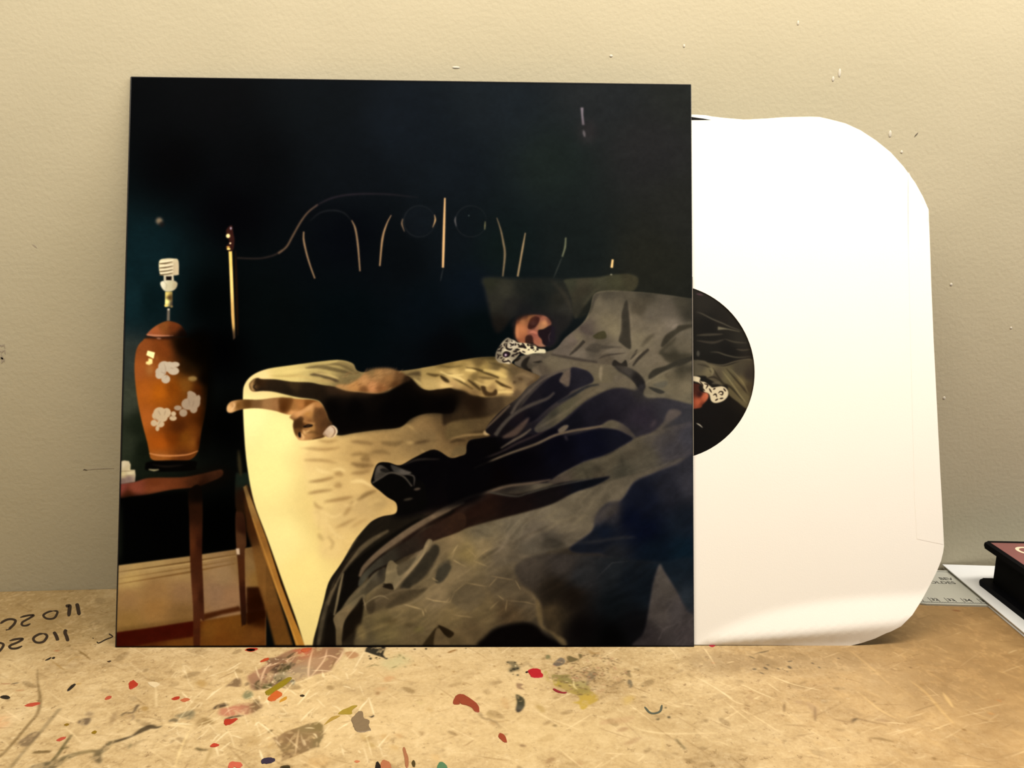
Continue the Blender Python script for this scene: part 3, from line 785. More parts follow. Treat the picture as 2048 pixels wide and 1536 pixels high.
    F('870,670 930,618 972,622 920,682', (98, 88, 68), .95, 1.2)
    F('0,905 140,855 130,790 170,740 330,715 520,715 640,690 700,690 860,640 900,690 980,700 1200,650 1380,655 1500,730 1400,790 1250,865 1080,925 900,1015 800,1085 600,1095 300,1165 0,1280', '100,900,3,2,2;300,800,4,3,3;600,700,12,10,14;600,900,3,2,6;900,850,5,5,18;1150,780,8,9,30;1400,720,14,15,30;400,1050,4,2,2', .95, 1.6)
    S('415,805 520,740 600,695 665,645', (88, 78, 62), (2, 5, 5, 3), .9, 1.3)
    F('425,718 520,650 640,552 630,600 540,700', (84, 68, 54), .8, 2)
    S('195,915 400,842 550,765 700,700 800,650', (52, 42, 38), 4, .8, 1.6)
    S('195,968 350,902 500,842 700,772 850,702 1000,662 1130,642 1250,622', (92, 80, 60), (2, 4, 5, 5, 5, 5), .95, 1.2)
    F('1230,630 1310,573 1400,596 1470,650 1525,722 1450,690 1380,655 1300,640', '1300,610,88,81,60;1450,670,66,60,50', .9, 1.6)
    S('940,700 960,740', (70, 62, 56), 5, .6, 2)
    F('810,1075 950,1000 1100,915 1300,860 1420,790 1540,715 1660,680 1740,600 1785,500 1850,485 1895,520 1800,590 1750,645 2030,600 2030,890 1850,895 1700,950 1500,1030 1300,1085 1150,1130 1100,1150 1000,1130 850,1100',
      '900,1060,62,54,44;1100,1000,66,62,46;1300,900,76,70,52;1500,800,72,66,50;1700,650,76,70,58;1840,510,84,76,66;1600,880,66,62,48;1800,800,54,52,52;1950,700,50,50,54;1200,1060,60,54,40;1400,980,56,54,42;1750,720,58,55,52', .9, 2)
    S('1080,925 1300,862 1420,795 1540,722 1660,680 1740,600', (92, 84, 62), 5, .5, 2.4)
    S('1600,850 1640,760 1660,650', (84, 78, 60), 5, .4, 3)
    S('1780,610 1900,640 2020,590', (70, 64, 60), 2, .4, 1.6)
    S('1750,900 1900,860 2020,830', (74, 68, 66), 3, .4, 1.8)
    for q in ('1080,960 1120,1020 1150,1100', '1180,940 1230,1000', '1400,880 1420,960'):
        S(q, (36, 34, 26), 6, .4, 2.4)
    fr(740, 900, 3.103)
    F('0,680 200,560 420,400 600,308 740,265 900,275 1050,242 1140,215 1200,200 1380,178 1490,165 1400,220 1280,262 1150,330 950,390 800,430 620,482 420,550 330,600 200,670 100,730 0,810', '100,680,24,18,12;300,520,26,17,12;500,430,24,13,8;700,350,25,13,8;900,340,15,8,7;1100,280,10,7,8;1350,210,6,8,18', .95, 1.8)
    S('-10,680 130,590 300,470 450,370 600,300 740,258 850,225 1000,205 1120,185', (94, 80, 60), (4, 7, 7, 6, 5, 3), .9, 1.6)
    S('740,262 900,287 980,268 1150,222 1380,176', (64, 62, 50), (4, 3, 3, 2), .85, 1.4)
    S('520,420 640,320 760,268', (70, 54, 40), 10, .5, 4)
    # lit belly of the quilt
    F('-20,870 60,800 110,765 200,720 280,640 340,572 380,545 425,558 560,500 700,457 900,407 1100,352 1250,275 1380,232 1500,190 1700,130 1900,58 2040,38 2040,80 1850,112 1700,170 1640,200 1590,280 1560,320 1540,380 1480,420 1390,480 1370,520 1310,572 1250,600 1180,612 1090,640 1040,760 1080,900 1060,1000 1000,1060 900,1080 760,1100 700,1215 480,1225 -20,1225 -100,1225 -60,1000',
      '150,780,104,93,64;330,640,92,80,56;500,560,116,100,66;700,500,98,90,66;700,590,118,104,70;900,450,102,94,72;1000,520,94,86,68;1150,400,100,92,70;1300,300,98,90,68;1450,240,86,79,60;1700,150,78,72,56;1900,80,64,60,52;600,640,128,112,66;560,740,112,98,66;'
      '800,640,98,88,66;900,700,84,76,58;1100,560,78,72,58;1000,600,84,78,62;300,860,116,102,68;200,960,112,97,62;100,1100,100,88,52;250,1050,96,83,52;400,900,118,103,70;600,900,88,77,52;700,1000,100,86,54;500,1050,108,93,58;850,1020,72,58,36;950,900,76,66,46;850,800,80,70,50;1000,800,56,48,34;300,1180,82,70,44;500,1180,74,62,38;620,1120,84,70,44;1000,680,66,60,46;-60,1180,84,74,48', .92, 2)
    for i in range(120):
        x, y = rw.uniform(0, 1250), rw.uniform(420, 1150)
        an = rw.uniform(-.9, .1)
        l = rw.uniform(40, 160)
        S(np.array([[x, y], [x + l * .5, y + l * an * .5 + rw.uniform(-8, 8)], [x + l, y + l * an]]), (70, 60, 42) if i % 2 else (140, 124, 84), rw.uniform(2, 7), .16, 2.2)
    for q, cc, w, a in (('620,520 660,500 740,540', (66, 58, 42), 6, .4), ('790,560 850,590 1000,520 1150,450', (70, 62, 46), 6, .5), ('860,500 850,560 780,640', (120, 108, 84), 7, .4), ('950,560 1100,490 1200,430', (118, 108, 82), 5, .35),
                        ('680,690 740,650 800,600', (66, 58, 40), 7, .45), ('640,600 700,640 760,700', (140, 124, 80), 4, .35), ('530,600 500,650 480,700', (136, 120, 72), 5, .4), ('700,540 690,600 650,660', (134, 118, 78), 6, .35),
                        ('1080,560 1130,590 1180,560', (120, 112, 90), 5, .4), ('880,640 960,660 1060,650', (110, 98, 74), 4, .4), ('1000,880 1040,960 1060,1080', (120, 104, 70), 6, .5), ('930,840 1000,900 1040,950', (100, 86, 58), 7, .35)):
        S(q, cc, w, a, 2.4)
    F('1070,580 1100,545 1180,560 1220,600 1180,620 1090,612', (50, 46, 36), .7, 3)
    F('420,720 480,680 500,700 470,780 430,820 410,790', (62, 57, 42), .75, 2.4)
    F('70,840 140,850 200,858 330,850 350,858 240,920 120,980 0,1010 -20,960', (64, 54, 36), .6, 4)
    for q in ('500,930 540,880 600,838 680,842 722,900 692,962 620,1002 540,980', '730,850 780,798 900,808 932,900 820,925 760,900', '780,740 900,690 980,760 900,800'):
        F(q, (82, 72, 50), .5, 2, False)
    for q in ('510,685 600,725', '640,688 735,725', '750,783 890,806', '590,824 725,848', '345,922 470,946', '210,955 330,990', '520,1025 640,1040', '840,932 970,945 1030,962', '500,690 535,600', '490,910 555,855 595,825',
              '735,850 790,790', '800,935 740,990', '590,600 655,660 640,690', '640,690 700,640 760,600', '1110,740 1210,768', '380,790 410,805', '470,946 500,910', '340,985 350,1010', '850,930 840,1000', '900,806 935,870', '790,900 830,930'):
        S(q, (160, 138, 90), 1.8, .55, .9, False)
    # dark right side, with a blue window reflection painted in as haze
    F('1260,590 1380,500 1400,410 1470,330 1560,310 1640,200 1750,150 1900,92 2040,66 2040,720 1800,690 1640,690 1500,665 1420,640 1300,640 1240,620', '1450,520,12,18,38;1600,420,6,10,36;1500,400,34,34,38;1400,560,16,20,34;1700,500,5,9,34;1700,300,14,17,36;1850,250,28,29,40;1980,200,44,44,50;1750,620,8,16,32;1950,620,10,24,42;1950,450,18,24,38;1500,630,24,26,30', .95, 2.2)
    F('1380,410 1470,335 1540,310 1540,380 1480,420 1400,470', (62, 57, 48), .7, 4)
    S('1280,575 1400,568 1550,545 1650,540', (40, 40, 40), 6, .7, 2.4)
    F('900,720 1050,650 1300,645 1700,690 1790,720 1760,800 1740,950 1700,1150 1620,1225 1220,1225 1180,1190 1090,1100 1070,980 1010,880 940,830', '1000,740,58,52,42;1200,720,50,46,40;1150,850,26,21,14;1250,900,20,15,10;1300,780,34,36,36;1500,760,26,30,34;1600,800,14,19,28;1500,950,10,14,18;1300,1100,6,4,4;1500,1150,2,2,2;1150,1020,46,38,24;1640,1100,8,8,10;1700,850,12,18,28', .93, 3)
    F('1700,740 1790,700 2040,690 2040,1060 1960,980 1880,840 1800,730', '1850,740,16,24,36;1980,760,18,26,38;1980,950,30,38,48;2020,1040,44,44,48', .9, 3)
    F('1795,708 1830,760 1905,885 1960,1000 2040,1040 2040,1225 1640,1225 1700,1130 1735,950 1755,830', '1795,740,74,69,60;1830,850,72,67,58;1800,1000,66,61,54;1900,1000,62,58,54;1950,1150,58,53,50;1720,1150,40,36,34', .95, 2)
    for q in ('1740,1050 1820,1110 1990,1040', '1820,1110 1780,1200', '1400,800 1500,700 1600,690'):
        S(q, (96, 90, 84), 1.6, .4, 1.2, False)
    F('690,1230 720,1150 800,1095 950,1068 1030,1090 1090,1150 1200,1230', (4, 2, 2), .97, 3)
    F('1035,920 1070,1000 1075,1090 1150,1135 1215,1185 1205,1225 1120,1140 1050,1090 1030,1000', (94, 80, 50), .85, 2.4)
    F('1060,980 1160,980 1170,1080 1190,1150 1100,1100', (58, 48, 30), .7, 4)
    # hanging folds on the left
    fr(460, 850, 3.339)
    F('655,1060 760,900 850,770 900,700 1000,635 1110,600 1175,620 1050,700 920,780 830,870 760,960 720,1050 680,1150 640,1300 600,1480 560,1480 595,1290', '700,1050,30,27,18;900,740,24,20,14;1080,620,26,20,14;620,1350,40,36,24;800,880,34,30,22', .95, 1.2)
    F('850,1010 880,930 960,850 1060,780 1200,690 1469,600 1469,560 1200,640 1050,690 930,790 850,880 790,960', (12, 9, 6), .92, 2)
    S('820,930 930,800 1050,720 1130,680', (88, 78, 56), (5, 8, 8, 3), .8, 2)
    S('860,1000 900,930 1000,850 1150,740 1320,640 1469,560', (84, 68, 48), (4, 7, 9, 9, 7), .85, 2)
    F('745,1000 860,870 855,1000 875,1060 780,1150 712,1262 698,1180 735,1060', (14, 12, 8), .92, 2)
    S('690,1285 722,1200 745,1090 765,980', (124, 110, 74), (4, 5, 4, 2), .9, 1.3)
    S('700,1292 800,1170 900,1080 1000,1005 1030,955', (94, 84, 58), (5, 12, 12, 9, 4), .85, 2)
    S('620,1340 660,1180 740,1040 830,910', (80, 74, 52), (6, 8, 7, 4), .7, 2)
    F('1035,1050 1060,950 1080,905 1112,962 1122,1022', (116, 102, 70), .9, 1.4)
    S('1090,1085 1200,970 1262,880 1320,780 1345,758', (124, 108, 76), (10, 8, 7, 4), .85, 1.6)
    F('1130,1085 1230,960 1300,860 1395,830 1352,940 1282,1030 1200,1082', (40, 36, 26), .85, 2.4)
    F('1370,1040 1400,960 1440,930 1450,970 1400,1040', (46, 42, 30), .7, 2)
    F('1020,1060 1090,1070 1060,1090', (26, 22, 14), .9, 1.4)
    F('885,1180 900,1140 890,1230 875,1330 810,1430 750,1460 762,1350 805,1270', (30, 24, 14), .9, 2)
    F('600,1480 650,1300 690,1290 712,1400 722,1480', '640,1440,24,20,12;690,1350,12,9,5', .92, 1.8)
    S('720,1290 750,1400 740,1480', (94, 82, 54), 6, .7, 2)
    S('900,1230 1000,1160 1150,1100 1310,1090', (134, 118, 84), 3, .4, 1.6)
    S('940,1240 1000,1180 1080,1190', (70, 60, 42), 7, .5, 3)
    F('1280,1480 1390,1340 1400,1345 1340,1480', (34, 26, 14), .9, 1.6, False)
    F('1392,1342 1469,1385 1469,1400 1425,1402', (26, 18, 8), .95, 1.4, False)
    S('620,1460 640,1350 670,1220', (66, 62, 44), 5, .6, 2)
    fr(620, 990, 3.12)
    F('30,960 60,780 100,620 125,530 230,380 380,170 540,108 640,110 720,130 640,210 520,290 420,380 330,500 310,560 240,640 160,750 180,800 200,960', (24, 20, 13), .97, 1)
    S('48,960 70,820 105,680 160,560', (72, 64, 44), (6, 9, 8, 4), .9, 1.6)
    F('85,960 112,760 140,740 158,870 160,960', (16, 12, 7), .95, 1.6)
    S('110,690 150,570 200,480 270,385 370,295 490,222', (94, 82, 56), (4, 7, 8, 10, 10, 5), .9, 1.6)
    S('130,600 200,460 300,330', (20, 15, 9), 5, .8, 1.2)
    F('205,500 300,395 420,305 540,225 650,160 700,152 600,230 480,312 380,400 320,470 305,540 300,565 240,640 170,742 180,640 210,560', (11, 9, 6), .95, 1.6)
    S('207,488 186,580 166,680 150,752', (114, 102, 70), (3, 5, 5, 3), .95, 1)
    F('325,500 440,390 560,312 700,232 936,108 960,210 760,292 700,340 570,392 500,424 420,460 370,500 320,562 300,562', '350,500,64,62,48;420,430,58,55,42;480,400,46,42,31;600,350,32,26,19;800,230,38,25,17;900,170,42,27,17', .97, 1.3)
    S('308,510 340,450 420,370 520,290 640,208 780,128 960,40', (98, 83, 60), (5, 9, 10, 10, 10, 9, 8), .95, 1.3)
    F('262,655 340,570 395,492 450,460 482,470 474,530 400,582 330,640 250,695', '290,640,84,76,52;380,560,60,54,38;440,490,44,40,30;470,500,60,54,38;400,500,74,68,50', .95, 1.1)
    S('330,590 380,520 430,472', (94, 86, 62), 4, .8, 1.2)
    F('148,762 230,690 330,620 336,660 262,730 212,800 202,900 192,960 164,960 160,840', '180,760,110,96,64;280,670,100,90,62;180,900,88,76,48;230,740,116,100,66', .97, 1)
    F('330,640 326,740 292,830 232,890 200,922 206,840 230,765 290,685', (18, 13, 7), .95, 1.6)
    F('468,532 480,440 508,408 560,440 640,400 690,372 720,300 742,274 764,290 742,332 690,400 622,470 562,540 530,592 514,580 520,545 470,552', '490,500,118,106,72;515,430,106,94,64;600,425,82,74,52;650,430,110,100,70;735,300,112,100,70;555,525,122,110,76', .97, .9)
    F('545,440 610,410 662,390 620,450 556,505', (70, 62, 43), .85, 1.3)
    S('536,570 620,472 690,392 745,285', (134, 118, 82), (4, 6, 5, 4), .9, 1)
    F('575,560 650,470 720,390 768,312 806,330 782,400 722,460 642,530 622,582', (42, 38, 27), .93, 1.8)
    F('452,572 500,553 520,575 515,592', (26, 20, 12), .95, .9)
    F('500,665 600,602 690,590 735,578 690,625 600,674 520,700 470,705', (64, 55, 36), .85, 2)
    S('520,700 620,682 700,632 735,588', (124, 110, 76), 3, .7, 1.2)
    S('328,692 400,642 450,630 492,652', (132, 118, 82), 2.4, .85, .9)
    S('330,640 344,690 350,722', (130, 114, 80), 3, .85, .9)
    F('350,690 400,655 402,720 380,745 358,726', (56, 47, 30), .8, 1.8)
    F('785,545 800,472 850,430 882,450 850,512 820,545', (54, 50, 37), .9, 1.6)
    S('730,540 760,480 800,420', (118, 106, 74), 5, .5, 1.8)
    for q in ('720,640 770,660 872,670', '580,682 700,716', '890,402 940,432', '880,372 925,308', '872,670 900,610', '700,716 712,760', '760,520 800,540'):
        S(q, (168, 148, 98), 2, .75, .8, False)
    F('695,960 750,872 790,828 782,900 772,960', (40, 31, 16), .93, 1.2)
    F('800,812 895,858 872,892 840,872', (28, 20, 9), .95, 1)
    F('790,832 850,892 872,960 776,960', (86, 72, 45), .9, 1)
    for x, y, rx, ry, c in ((510, 790, 40, 18, (74, 62, 36)), (612, 812, 26, 10, (56, 46, 26)), (680, 840, 34, 16, (92, 84, 46)), (440, 830, 40, 26, (106, 92, 56)), (560, 740, 60, 24, (112, 98, 62)), (320, 860, 30, 50, (120, 104, 62)), (700, 780, 40, 20, (112, 98, 62)), (900, 640, 30, 40, (78, 68, 46))):
        O(x, y, rx, ry, c, .7, 3, -.3)
    # rolled end of the quilt
    fr()
    F('780,925 870,905 940,888 985,930 960,1000 870,1020 790,1035 770,990', (4, 3, 4), .92, 5)
    fr(460, 850, 3.339)
    F('944,392 948,340 960,300 985,252 1050,248 1130,275 1210,308 1238,360 1300,400 1300,560 1110,585 1100,520 1050,480 1000,440', (6, 5, 4), .97, 1)
    F('966,372 975,290 1008,268 1062,310 1020,342', '990,300,78,72,60;1010,320,58,54,44', .9, 1.2)
    F('1075,265 1160,298 1212,320 1160,335 1100,318', '1100,280,56,54,46;1170,312,84,78,66', .9, 1.2)
    F('1000,300 1030,290 1070,312 1040,320', (22, 20, 16), .9, 1)
    S('950,388 1010,352 1060,322 1105,322 1165,350 1215,410', (70, 64, 52), (3, 3, 4, 3, 3), .9, 1)
    S('1180,330 1228,345 1228,410', (74, 68, 58), 3, .8, 1)
    S('1228,432 1272,424', (92, 78, 60), 5, .8, 1.2)
    S('1158,502 1220,490', (76, 66, 48), 4, .7, 1.4)
    S('1150,270 1250,232 1400,228', (40, 34, 28), 4, .8, 1.4)
    # fine creases in the cloth
    yy, xx = np.mgrid[0:NPR, 0:NPR].astype(np.float32)
    ca, sa = math.cos(-.55), math.sin(-.55)
    wx = 30 * vnoise(xx / 90, yy / 90, 21)
    ux, uy = (xx * ca + yy * sa + wx), (-xx * sa + yy * ca + wx)
    cr = (1 - np.abs(2 * vnoise(ux / 70, uy / 22, 31) - 1)) * .6 + (1 - np.abs(2 * vnoise(ux / 26, uy / 11, 32) - 1)) * .4 - .5
    P.img *= (1 + .30 * P.clip * cr * np.clip((yy - 640) / 250, .3, 1))[..., None]
    P.img[..., 1] *= 1 - .03 * P.clip
    P.clip = None
    # sleeper's face between pillow and quilt
    fr(980, 600, 10.97)
    F('480,520 560,420 700,330 1000,280 1250,290 1420,420 1500,560 1500,900 1300,1080 1200,1020 600,900 560,700', (26, 24, 24), .95, 3)
    F('585,450 680,385 800,342 1000,320 1180,340 1290,405 1345,500 1320,560 1230,605 1150,645 1062,660 1062,760 1135,860 1165,950 1225,1010 1100,1025 1000,990 950,960 760,960 640,930 582,860 562,750 562,600',
      '620,560,196,122,74;700,480,190,124,76;650,800,196,120,76;740,700,194,122,76;720,900,180,108,72;850,370,172,112,66;1150,400,176,110,84;1180,500,202,138,88;1150,600,206,146,98;900,700,178,110,86;980,760,180,104,84;1050,900,190,116,86;1150,1000,196,140,106;1280,450,120,74,60;575,470,110,66,44;575,860,130,76,52;800,345,120,74,50;1100,325,110,66,50;600,400,80,50,36', 1, 1.1)
    F('855,480 900,395 1000,352 1085,390 1075,480 1030,560 960,635 850,635 828,580', '900,420,70,38,28;940,500,66,40,36;880,590,44,22,18;1030,440,56,28,24;960,600,40,20,20', .92, 1.1)
    S('900,640 1000,600 1060,540', (150, 98, 72), 2, .6, .8)
    S('830,690 900,730 1000,700', (140, 84, 66), 2, .7, .9)
    F('785,800 845,762 920,778 952,900 930,965 800,955 770,900', (48, 27, 24), .9, 1.2)
    F('1065,690 1130,650 1200,640 1285,568 1350,560 1420,600 1430,760 1420,920 1300,1010 1220,1000 1155,950 1140,860 1072,790', (25, 20, 26), .95, 1.2)
    S('1335,700 1290,790 1305,920', (88, 70, 68), 1.3, .8, .7)
    F('560,420 1000,310 1300,380 1360,520 1200,1040 900,980 560,900', (26, 8, 4), .3, 2)
    S('575,480 640,400 800,345 1000,325', (40, 24, 18), 6, .6, 2.5)
    O(690, 640, 90, 110, (204, 128, 80), .5, 4)
    O(1200, 500, 60, 60, (206, 140, 92), .6, 3)
    S('850,720 960,700 1040,740', (196, 120, 92), 4, .7, 1.4)
    S('600,560 590,720 610,860', (214, 140, 90), 8, .5, 2.4)
    # leopard-pattern sleeve
    F('390,825 470,860 530,880 600,930 700,938 900,962 1000,1005 1050,1062 1200,1080 1214,1160 1100,1164 950,1172 800,1204 700,1164 650,1184 560,1290 500,1335 440,1402 330,1392 200,1372 122,1282 132,1150 205,1020 290,900',
      '400,870,120,108,88;300,1000,150,134,108;200,1100,120,110,90;160,1220,112,100,80;250,1330,140,124,96;380,1340,200,182,146;350,1120,214,198,160;480,960,196,180,150;700,1080,216,198,156;900,1120,220,204,158;1130,1120,206,192,152;560,1200,130,116,92;480,1250,140,128,104', 1, .8)
    for q, w in (('288,1240 300,1180 350,1148 422,1172 400,1225 330,1262', 4), ('372,935 362,1050 440,1085 492,1062', 3.2), ('430,945 500,985 525,950', 3), ('615,1030 730,1018 800,1062', 4.5), ('880,1040 965,1048', 4.5),
                 ('505,1128 600,1120', 3), ('545,1085 660,1090', 3), ('150,1120 260,1100', 2), ('180,1060 245,1010', 2), ('205,1190 160,1290', 2), ('262,1300 300,1352 420,1338 452,1392', 2.4), ('700,940 762,1000', 2.5),
                 ('815,960 850,1012', 3), ('1020,1060 1062,1102', 3.5), ('640,1130 690,1200', 3.5), ('560,1180 640,1160', 2.5), ('500,1200 600,1195', 2), ('230,1150 250,1060 300,1040', 2), ('330,900 400,910', 2), ('300,960 330,1020', 2),
                 ('540,1000 580,960', 2.5), ('600,960 660,1010', 2.5), ('860,1000 960,990', 2.5), ('700,1120 780,1150', 2), ('220,1280 280,1260', 2), ('470,1240 520,1200', 3), ('880,960 960,940', 2)):
        S(q, (22, 15, 14), w * 1.35, .95, .6)
    for X, Y in ((330, 960), (250, 1000), (460, 1010), (600, 1080), (760, 1040), (850, 1090), (960, 1090), (230, 1210), (520, 1230), (400, 1320), (300, 1300), (560, 960), (170, 1200), (690, 990), (1000, 1120), (480, 900), (380, 880)):
        O(X, Y, 24, 13, (24, 16, 14), .85, .7, (X * 7 % 31) / 10.)
    F('290,1235 305,1180 350,1152 418,1175 398,1225 335,1255', (30, 14, 22), .95, .6)
    O(345, 1205, 24, 26, (206, 180, 190), .95, .8)
    F('760,930 790,920 820,960 900,1000 1000,1010 1010,980 900,940 800,900', (40, 26, 22), .6, 1)
    F('530,1310 680,1250 620,1330 540,1350', (20, 15, 10), .9, 1)
    mx = np.maximum(P.img[..., 0], P.img[..., 1])
    P.img[..., 2] = np.where(P.img[..., 2] > mx, mx + (P.img[..., 2] - mx) * .5, P.img[..., 2])
    P.img[..., 0] = np.maximum(P.img[..., 0], np.where(P.img[..., 2] < 90, .3 * P.img[..., 2], 0))
    fr()
    S('200,1294.5 1420,1292.5', (3, 1, 1), 6, .95, .8, False)
    S('262,140 231,1310', (2, 2, 2), 4, .85, .9, False)
    S('1383,150 1385,620', (3, 3, 3), 4, .85, .9, False)
    S('1385,620 1388,1310', (6, 5, 5), 3, .6, .9, False)
    S('240,154 1400,169.5', (2, 2, 2), 3, .8, .9, False)
    # weave and print grain
    n1 = value_noise(NPR, NPR, 26, 16, 5) - .5
    n2 = value_noise(NPR, NPR, 7, 6, 6) - .5
    lum = P.img.max(-1)
    P.img *= (1 + (.10 * n1 + .09 * n2) * np.clip(1.25 - lum / 200, .12, 1))[..., None]
    P.img += RNG.normal(0, 2.0, (NPR, NPR, 1)).astype(np.float32) * np.clip(P.img / 60, .15, 1)
    P.img = np.stack([blur(P.img[..., i], .6) for i in range(3)], -1)
    return np.clip(P.img, 0, 255)


# ------------------------------------------------------------------ the picture on the record label, seen through the round hole
LBC, LBR, NLB = (1334.0, 743.0), 183.0, 420
HL = homography([(LBC[0] - LBR, LBC[1] - LBR), (LBC[0] + LBR, LBC[1] - LBR), (LBC[0] + LBR, LBC[1] + LBR), (LBC[0] - LBR, LBC[1] + LBR)],
                [(0, 0), (NLB, 0), (NLB, NLB), (0, NLB)])


def paint_label():
    P = Print(NLB, NLB, HL, NLB / 366.0)
    F, S, O, fr = P.fill, P.stroke, P.oval, P.frame
    fr(1340, 540, 3.84)
    F('-800,-100 800,-100 800,1700 -800,1700', '250,250,30,26,20;400,400,24,20,15;300,430,14,12,9;500,380,28,24,18;550,520,34,30,23;300,600,20,18,14;450,620,14,12,9;300,680,16,14,10;600,700,30,24,18;300,1100,10,7,6;'
      '450,1150,9,6,4;560,1000,20,14,8;250,1300,6,5,5;-200,600,26,22,17;-200,1100,8,6,5', 1, 0, False)
    F('-300,700 210,690 300,715 420,735 560,690 640,690 640,860 610,1010 590,1060 520,1010 450,950 440,880 380,880 290,830 215,810 -300,840', '240,730,72,64,48;300,770,104,92,64;350,800,70,60,44;450,800,92,82,54;520,760,60,52,38;540,850,98,84,52;600,900,60,48,30;500,930,84,72,46;600,800,44,36,28;560,960,90,78,50', 1, 1.2)
    for q, cc, w, a in (('205,320 250,335 330,375 410,408 470,435 560,465', (92, 84, 66), 2.4, .75), ('370,445 440,450 540,470', (120, 110, 84), (7, 2, 1), .8), ('205,500 300,495 410,490', (70, 62, 48), 5, .7), ('205,540 330,555 420,530', (62, 54, 42), 5, .7),
                        ('420,525 500,550 600,555', (72, 64, 48), 3, .7), ('310,628 370,630 430,650 520,668 625,660', (84, 76, 58), 2.6, .8), ('205,690 290,712 400,728 500,700 590,682 640,690', (100, 88, 64), 2.2, .8), ('510,605 560,612 620,605', (76, 66, 50), 3, .7),
                        ('205,640 230,640', (90, 84, 70), 12, .6), ('205,180 260,190', (96, 60, 70), 3, .7), ('330,750 400,860 470,900 560,1000', (30, 24, 14), 5, .7), ('430,750 500,830 560,900 610,960', (34, 26, 16), 4, .7),
                        ('400,770 470,860 540,960 590,1020', (140, 124, 82), 3, .6), ('470,760 560,860 605,960', (130, 114, 76), 3, .5), ('205,720 290,740 320,790', (40, 34, 24), 4, .6), ('290,750 330,770 320,810', (124, 112, 80), 5, .6), ('280,830 340,820 385,850', (30, 24, 16), 4, .7), ('320,870 385,860', (90, 80, 60), 6, .6)):
        S(q, cc, w, a, 1.1)
    F('-100,800 205,815 230,850 270,860 310,890 330,900 400,890 440,915 445,960 410,1000 350,1018 315,1000 300,950 260,930 215,860', (206, 186, 146), 1, .9)
    for q in ('225,850 250,880 245,900', '260,870 290,880 275,910', '330,915 350,905', '370,945 385,930 405,935 400,955 380,950', '330,960 350,950 360,975', '380,985 410,980', '410,905 430,930', '300,905 320,940', '345,1000 370,985', '235,900 270,925'):
        S(q, (34, 22, 14), 3, .95, .6)
    F('-100,860 205,870 222,900 235,930 290,945 290,985 250,1030 205,1060 -100,1080', '210,900,60,26,16;230,950,40,14,10;260,970,170,84,52;215,1010,160,76,46;280,960,180,96,62;240,1030,110,48,28', 1, 1.2)
    S('200,1172 225,1185 250,1207', (190, 176, 150), 2.4, .9, .8)
    P.img += RNG.normal(0, 2.0, (NLB, NLB, 1)).astype(np.float32) * .6
    return np.clip(P.img, 0, 255)


# ------------------------------------------------------------------ wall
def wall_material():
    m = bpy.data.materials.new('painted_plaster')
    N, L = nt(m)
    b = N['Principled BSDF']
    b.inputs['Roughness'].default_value = 0.75
    b.inputs['Specular IOR Level'].default_value = 0.25
    tc = N.new('ShaderNodeTexCoord')
    n1 = N.new('ShaderNodeTexNoise')
    n1.inputs['Scale'].default_value = 7
    n1.inputs['Detail'].default_value = 3
    L.new(tc.outputs['Object'], n1.inputs['Vector'])
    rp = N.new('ShaderNodeValToRGB')
    rp.color_ramp.elements[0].position = 0.3
    rp.color_ramp.elements[0].color = (*WALL_A, 1)
    rp.color_ramp.elements[1].position = 0.7
    rp.color_ramp.elements[1].color = (*WALL_B, 1)
    L.new(n1.outputs['Fac'], rp.inputs[0])
    L.new(rp.outputs[0], b.inputs['Base Color'])
    n2 = N.new('ShaderNodeTexNoise')
    n2.inputs['Scale'].default_value = 420
    n2.inputs['Detail'].default_value = 2.5
    L.new(tc.outputs['Object'], n2.inputs['Vector'])
    n3 = N.new('ShaderNodeTexNoise')
    n3.inputs['Scale'].default_value = 60
    n3.inputs['Detail'].default_value = 1.5
    L.new(tc.outputs['Object'], n3.inputs['Vector'])
    ad = N.new('ShaderNodeMath')
    ad.operation = 'ADD'
    L.new(n2.outputs['Fac'], ad.inputs[0])
    L.new(n3.outputs['Fac'], ad.inputs[1])
    bp = N.new('ShaderNodeBump')
    bp.inputs['Strength'].default_value = 0.35
    bp.inputs['Distance'].default_value = 0.0006
    L.new(ad.outputs[0], bp.inputs['Height'])
    L.new(bp.outputs['Normal'], b.inputs['Normal'])
    return m


WALL_A, WALL_B = (0.42, 0.385, 0.28), (0.46, 0.42, 0.31)
M_WALL = wall_material()
M_NIB = material('wall_paint_lump', (0.54, 0.51, 0.44), 0.7, 0.03, 300)
wall = bm_obj('wall_back', box_bm(-1.2, 1.6, 0.0, 0.08, -0.74, 1.6), M_WALL)
tag(wall, 'beige painted plaster wall behind the worktable', kind='structure')
M_SCUFF = material('graphite_scuff', (0.10, 0.085, 0.065), 0.8, 0.2, 900)
M_SCUFF2 = material('faint_scuff', (0.33, 0.29, 0.23), 0.8, 0.2, 900)


def wall_mark(name, pts, w, mat, h=0.00012):
    """a thin scuff on the wall along a surveyed line"""
    p = np.array([wall_xz(x, y) for x, y in parse(pts)])
    d = np.gradient(p, axis=0)
    d /= np.linalg.norm(d, axis=1, keepdims=True)
    n = np.c_[-d[:, 1], d[:, 0]]
    t = np.linspace(-1, 1, len(p))
    hw = (w / 2 * np.sqrt(np.clip(1.02 - t * t, 0.05, 1)))[:, None]
    o = np.vstack([p + n * hw, (p - n * hw)[::-1]])
    k = len(o)
    v = [(x, 0.0, z) for x, z in o] + [(x, -h, z) for x, z in o]
    f = [(i, (i + 1) % k, k + (i + 1) % k, k + i) for i in range(k)] + [tuple(range(k, 2 * k))[::-1]]
    return mesh_obj(name, v, f, mat, wall)


